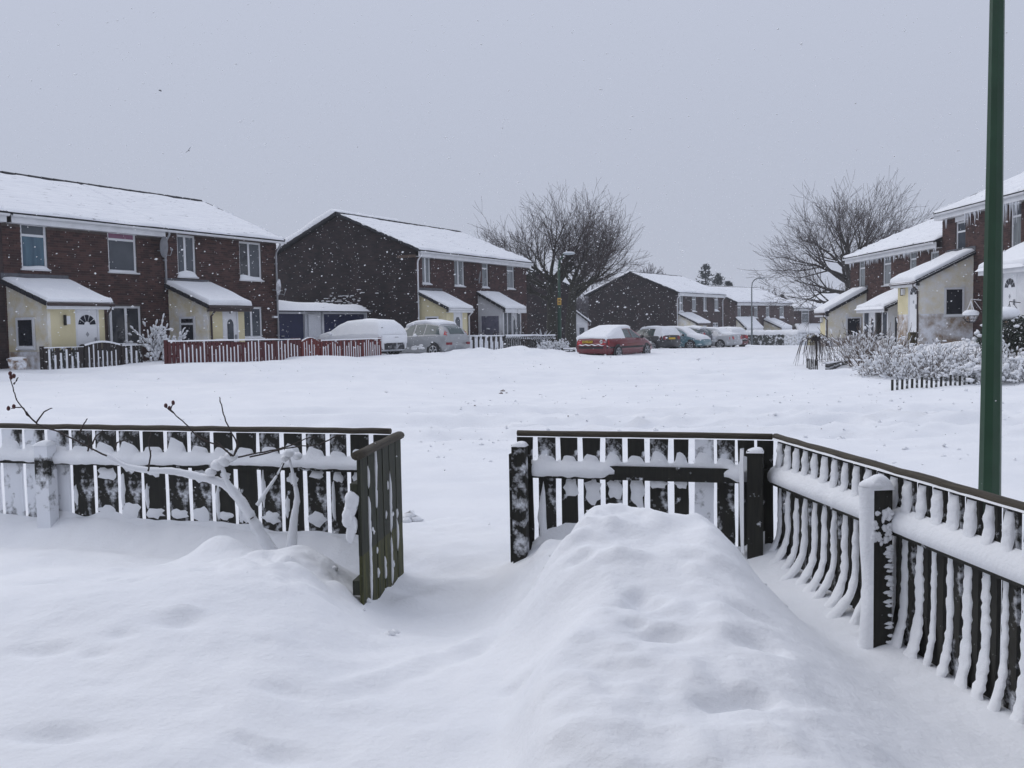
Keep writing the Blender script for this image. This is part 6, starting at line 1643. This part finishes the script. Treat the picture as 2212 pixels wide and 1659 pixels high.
# weeping tree
p = at(1762, 797, 28.6); o = thing('weeping_tree', 'small weeping tree with drooping bare twigs by the stub fence', 'tree', (p.x, p.y, .15), 0, 'bare winter trees'); R = random.Random(17); T_ = MB(); C_ = MB()
T_.tube([(0, 0, -.2), (.03, 0, .5), (0, 0, .9)], [.03, .028, .03], 7)
for k in range(64):
    a = R.uniform(0, 2 * P_); q = R.uniform(.08, .40); top = Vector((q * .5 * math.cos(a), q * .5 * math.sin(a), .98 + R.uniform(-.1, .12))); out = Vector((math.cos(a), math.sin(a), 0)) * q
    C_.tube([Vector((0, 0, .85)), top, top + out * .7 + Vector((0, 0, -.1)), top + out + Vector((0, 0, -.45)), top + out * 1.15 + Vector((R.gauss(0, .04), R.gauss(0, .04), -R.uniform(.6, .95)))], [.012, .010, .008, .007, .004], 4, False)
T_.build('trunk', 'stem_dark', o, True); C_.build('crown', 'twig', o)
S_ = MB()
for k in range(26): a = R.uniform(0, 2 * P_); q = R.uniform(0, .42); S_.ball((q * math.cos(a), q * math.sin(a), 1.06 - q * q * 1.4), R.uniform(.03, .06), R.uniform(.03, .06), .03, 7, 5, .2, R)
S_.build('snow', 'snow_soft', o, True)['kind'] = 'stuff'
# two tufts sticking out of the snow far off
for k, (px, lab) in enumerate(((1566, 'left one of two small dead plants poking out of the snow'), (1578, 'right one of two small dead plants poking out of the snow'))):
    p = at(px, 766, 52); shrub('dead_plant', lab, (p.x, p.y, p.z + .03), .12, .12, .32, 5, 70 + k, snow=.2, stem='stem_dark', cat='plant', sr=.012, levels=2, thick=.012)
# clipped hedge across the far gardens
def hedge(label, a, b, h, w, seed, m='hedge', white=False):
    pa, pb = at(*a), at(*b); d = pb - pa; d.z = 0; o = thing('hedge', label, 'hedge', (pa.x, pa.y, pa.z - .2), math.atan2(d.y, d.x), 'clipped hedges far down the street'); Lh = d.length; R = random.Random(seed)
    def body(off, z0, top):
        mb = MB(); nx = int(Lh / .12); prof = [(-w / 2, z0), (-w / 2 - .03, h * .5), (-w / 2, h * .85), (-w / 2 + .12, h), (w / 2 - .12, h), (w / 2, h * .85), (w / 2, z0)]
        if top: prof = [(-w / 2 - .03, h * .86), (-w / 2 - .02, h * .98), (-w / 2 + .1, h + .15), (0, h + .2), (w / 2 - .1, h + .15), (w / 2, h * .9)]
        for i in range(nx + 1):
            for y, z in prof: mb.v.append((Lh * i / nx, y + R.gauss(0, .03), z + R.gauss(0, .025)))
        k = len(prof)
        for i in range(nx):
            for j in range(k - 1): q = i * k + j; mb.f.append((q, q + k, q + k + 1, q + 1))
        mb.f.append(tuple(range(k))); mb.f.append(tuple(range(nx * k, nx * k + k))[::-1]); return mb
    body(0, 0, False).build('foliage', m, o); body(0, 0, True).build('hedge_snow', 'snow_soft', o, True)
hedge('long dark clipped hedge topped with snow by the distant lamp post', (1583, 748, 78), (1703, 748, 76), 1.30, 1.0, 1)
hedge('pale rime-covered rounded end of the clipped hedge', (1704, 748, 76), (1733, 748, 75), 1.32, 1.3, 2, 'hedge_white')
# snowed-up tub by the nearest house and a loose heap
p = at(38, 790, 26.2); o = thing('planter', 'tan planter nearly covered by snow at the left edge', 'planter', (p.x, p.y, p.z - .1), .5)
t = MB(); t.prism([(-.2, 0), (.2, 0), (.25, .3), (-.25, .3)], 1, -.2, .2); t.build('tub', 'tub', o)
t = MB(); t.ball((0, 0, .28), .27, .24, .07, 14, 7, .06, random.Random(1)); t.build('snow', 'snow_soft', o, True)
# lumps of snow and earth turned up on the road
def clods(name, label, m, pts, kind='stuff', smooth=False):
    mb = MB(); R = random.Random(len(pts))
    for x, y, r in pts:
        mb.ball((x, y, gz(x, y) + r * .1), r * R.uniform(.8, 1.4), r, r * .7, 6, 4, .3, R)
    o = mb.build(name, m, None, smooth); o['kind'] = kind; o['label'] = label; o['category'] = 'debris'
R = random.Random(77); pts = []
for k in range(60):
    q = zpt(R.uniform(980, 2150), R.uniform(868, 950) + 6 * R.gauss(0, 1), 0); pts.append((q[0], q[1], R.uniform(.004, .014)))
for px, py, r in ((1087, 853, .05), (1082, 856, .04), (1094, 855, .025), (1085, 890, .02), (1068, 893, .015), (1425, 886, .02), (1480, 905, .015), (1560, 915, .02)):
    q = zpt(px, py, 0); pts.append((*q, r))
clods('road_grit', 'brown grit and clods turned up in the tyre tracks', 'earth', pts)
pts = []
for k in range(260):
    q = zpt(R.uniform(900, 2200), R.uniform(850, 1000), 0); pts.append((q[0], q[1], R.uniform(.010, .03) * (1 if k % 8 else 1.6)))
for px, py, r in ((885, 1108, .07), (878, 1112, .05), (900, 1110, .045)):
    q = zpt(px, py, -.05); pts.append((*q, r))
clods('snow_clods', 'loose clods of snow scattered over the churned road', 'snow_soft', pts, smooth=True)
pts = []
for k in range(26):
    px, py = R.choice([(1250, 1270), (1200, 1240), (1380, 1250), (720, 1240), (880, 1280), (1650, 1290), (1150, 1250)]); q = zpt(px + R.gauss(0, 45), py + R.gauss(0, 18), .1); pts.append((q[0], q[1], R.uniform(.008, .028)))
clods('snow_crumbs', 'crumbs of shovelled snow round the gateway and heaps', 'snow_soft', pts, smooth=True)
# birds
for k, (px, py, roll, lab) in enumerate(((346, 196, .3, 'distant bird gliding in the grey sky, the higher one'), (408, 325, -.9, 'distant bird banking in the grey sky, the lower one'))):
    p = at(px, py, 120); b = MB(); b.ball((0, 0, 0), .22, .07, .06, 8, 5)
    for s_ in (-1, 1): b.add([(.10, 0, .03), (-.06, 0, .02), (-.02, s_ * .25, .12), (.13, s_ * .22, .13), (-.12, s_ * .52, .04), (-.04, s_ * .50, .05)], [(0, 1, 2, 3), (3, 2, 4, 5)])
    o = b.build('bird', 'bird', None, True, p); o.rotation_euler = (roll, .2, .6 + k); tag(o, lab, 'bird', 'birds in the sky')

# ------------------------------------------------------------------ falling snow
rs_ = np.random.RandomState(5); NF = 60000
Yf = 3.0 + (60 - 3.0) * rs_.rand(NF) ** (1 / 2.4); Xf = Yf * rs_.uniform(-.66, .66, NF); Zf = 1.6 + Yf * rs_.uniform(-.35, .34, NF)
keep = (Zf < 13) & (Zf > ground_h(Xf, Yf) + .05); Xf, Yf, Zf = Xf[keep], Yf[keep], Zf[keep]; nf = len(Xf)
rad = rs_.uniform(.005, .0105, nf) * np.where(rs_.rand(nf) < .05, 1.7, 1.0) * np.clip(Yf / 9, .35, 1)
ax1 = np.stack([np.ones(nf) * 1.5, rs_.uniform(-.4, .4, nf), rs_.uniform(-.2, .8, nf)], -1); ax1 /= np.linalg.norm(ax1, axis=1)[:, None]
ax2 = np.cross(ax1, np.array([0, 1., 0])); ax2 /= np.linalg.norm(ax2, axis=1)[:, None]; ax3 = np.cross(ax1, ax2)
Cc = np.stack([Xf, Yf, Zf], -1); st_ = rs_.uniform(1.0, 2.0, nf)[:, None]; r_ = rad[:, None]
V = np.stack([Cc + ax1 * r_ * st_, Cc - ax1 * r_ * st_, Cc + ax2 * r_, Cc - ax2 * r_, Cc + ax3 * r_, Cc - ax3 * r_], 1).reshape(-1, 3)
tri = np.array([(0, 2, 4), (2, 1, 4), (1, 3, 4), (3, 0, 4), (2, 0, 5), (1, 2, 5), (3, 1, 5), (0, 3, 5)])
Fi = (np.arange(nf)[:, None, None] * 6 + tri[None]).reshape(-1, 3).astype(np.int32)
me = bpy.data.meshes.new('falling_snow'); me.vertices.add(len(V)); me.vertices.foreach_set('co', V.astype(np.float32).ravel())
me.loops.add(Fi.size); me.loops.foreach_set('vertex_index', Fi.ravel()); me.polygons.add(len(Fi))
me.polygons.foreach_set('loop_start', np.arange(0, Fi.size, 3, dtype=np.int32)); me.polygons.foreach_set('loop_total', np.full(len(Fi), 3, np.int32))
me.update(calc_edges=True); me.materials.append(MATS['flake'])
o = put('falling_snow', me); tag(o, 'snowflakes falling through the air', 'snowflakes', None, 'stuff')

# ------------------------------------------------------------------ haze
hm = bpy.data.materials.new('haze'); hm.use_nodes = True; ht = hm.node_tree; ht.nodes.clear()
ho = ht.nodes.new('ShaderNodeOutputMaterial'); pv = ht.nodes.new('ShaderNodeVolumePrincipled')
pv.inputs['Color'].default_value = (.93, .95, 1, 1); pv.inputs['Density'].default_value = .0006; pv.inputs['Anisotropy'].default_value = .2
ht.links.new(pv.outputs[0], ho.inputs['Volume'])
t = MB(); t.box(-700, 700, -60, 1000, -9, 15.5); o = t.build('haze', hm); tag(o, 'thin snowy haze hanging over the street', 'haze', None, 'stuff')
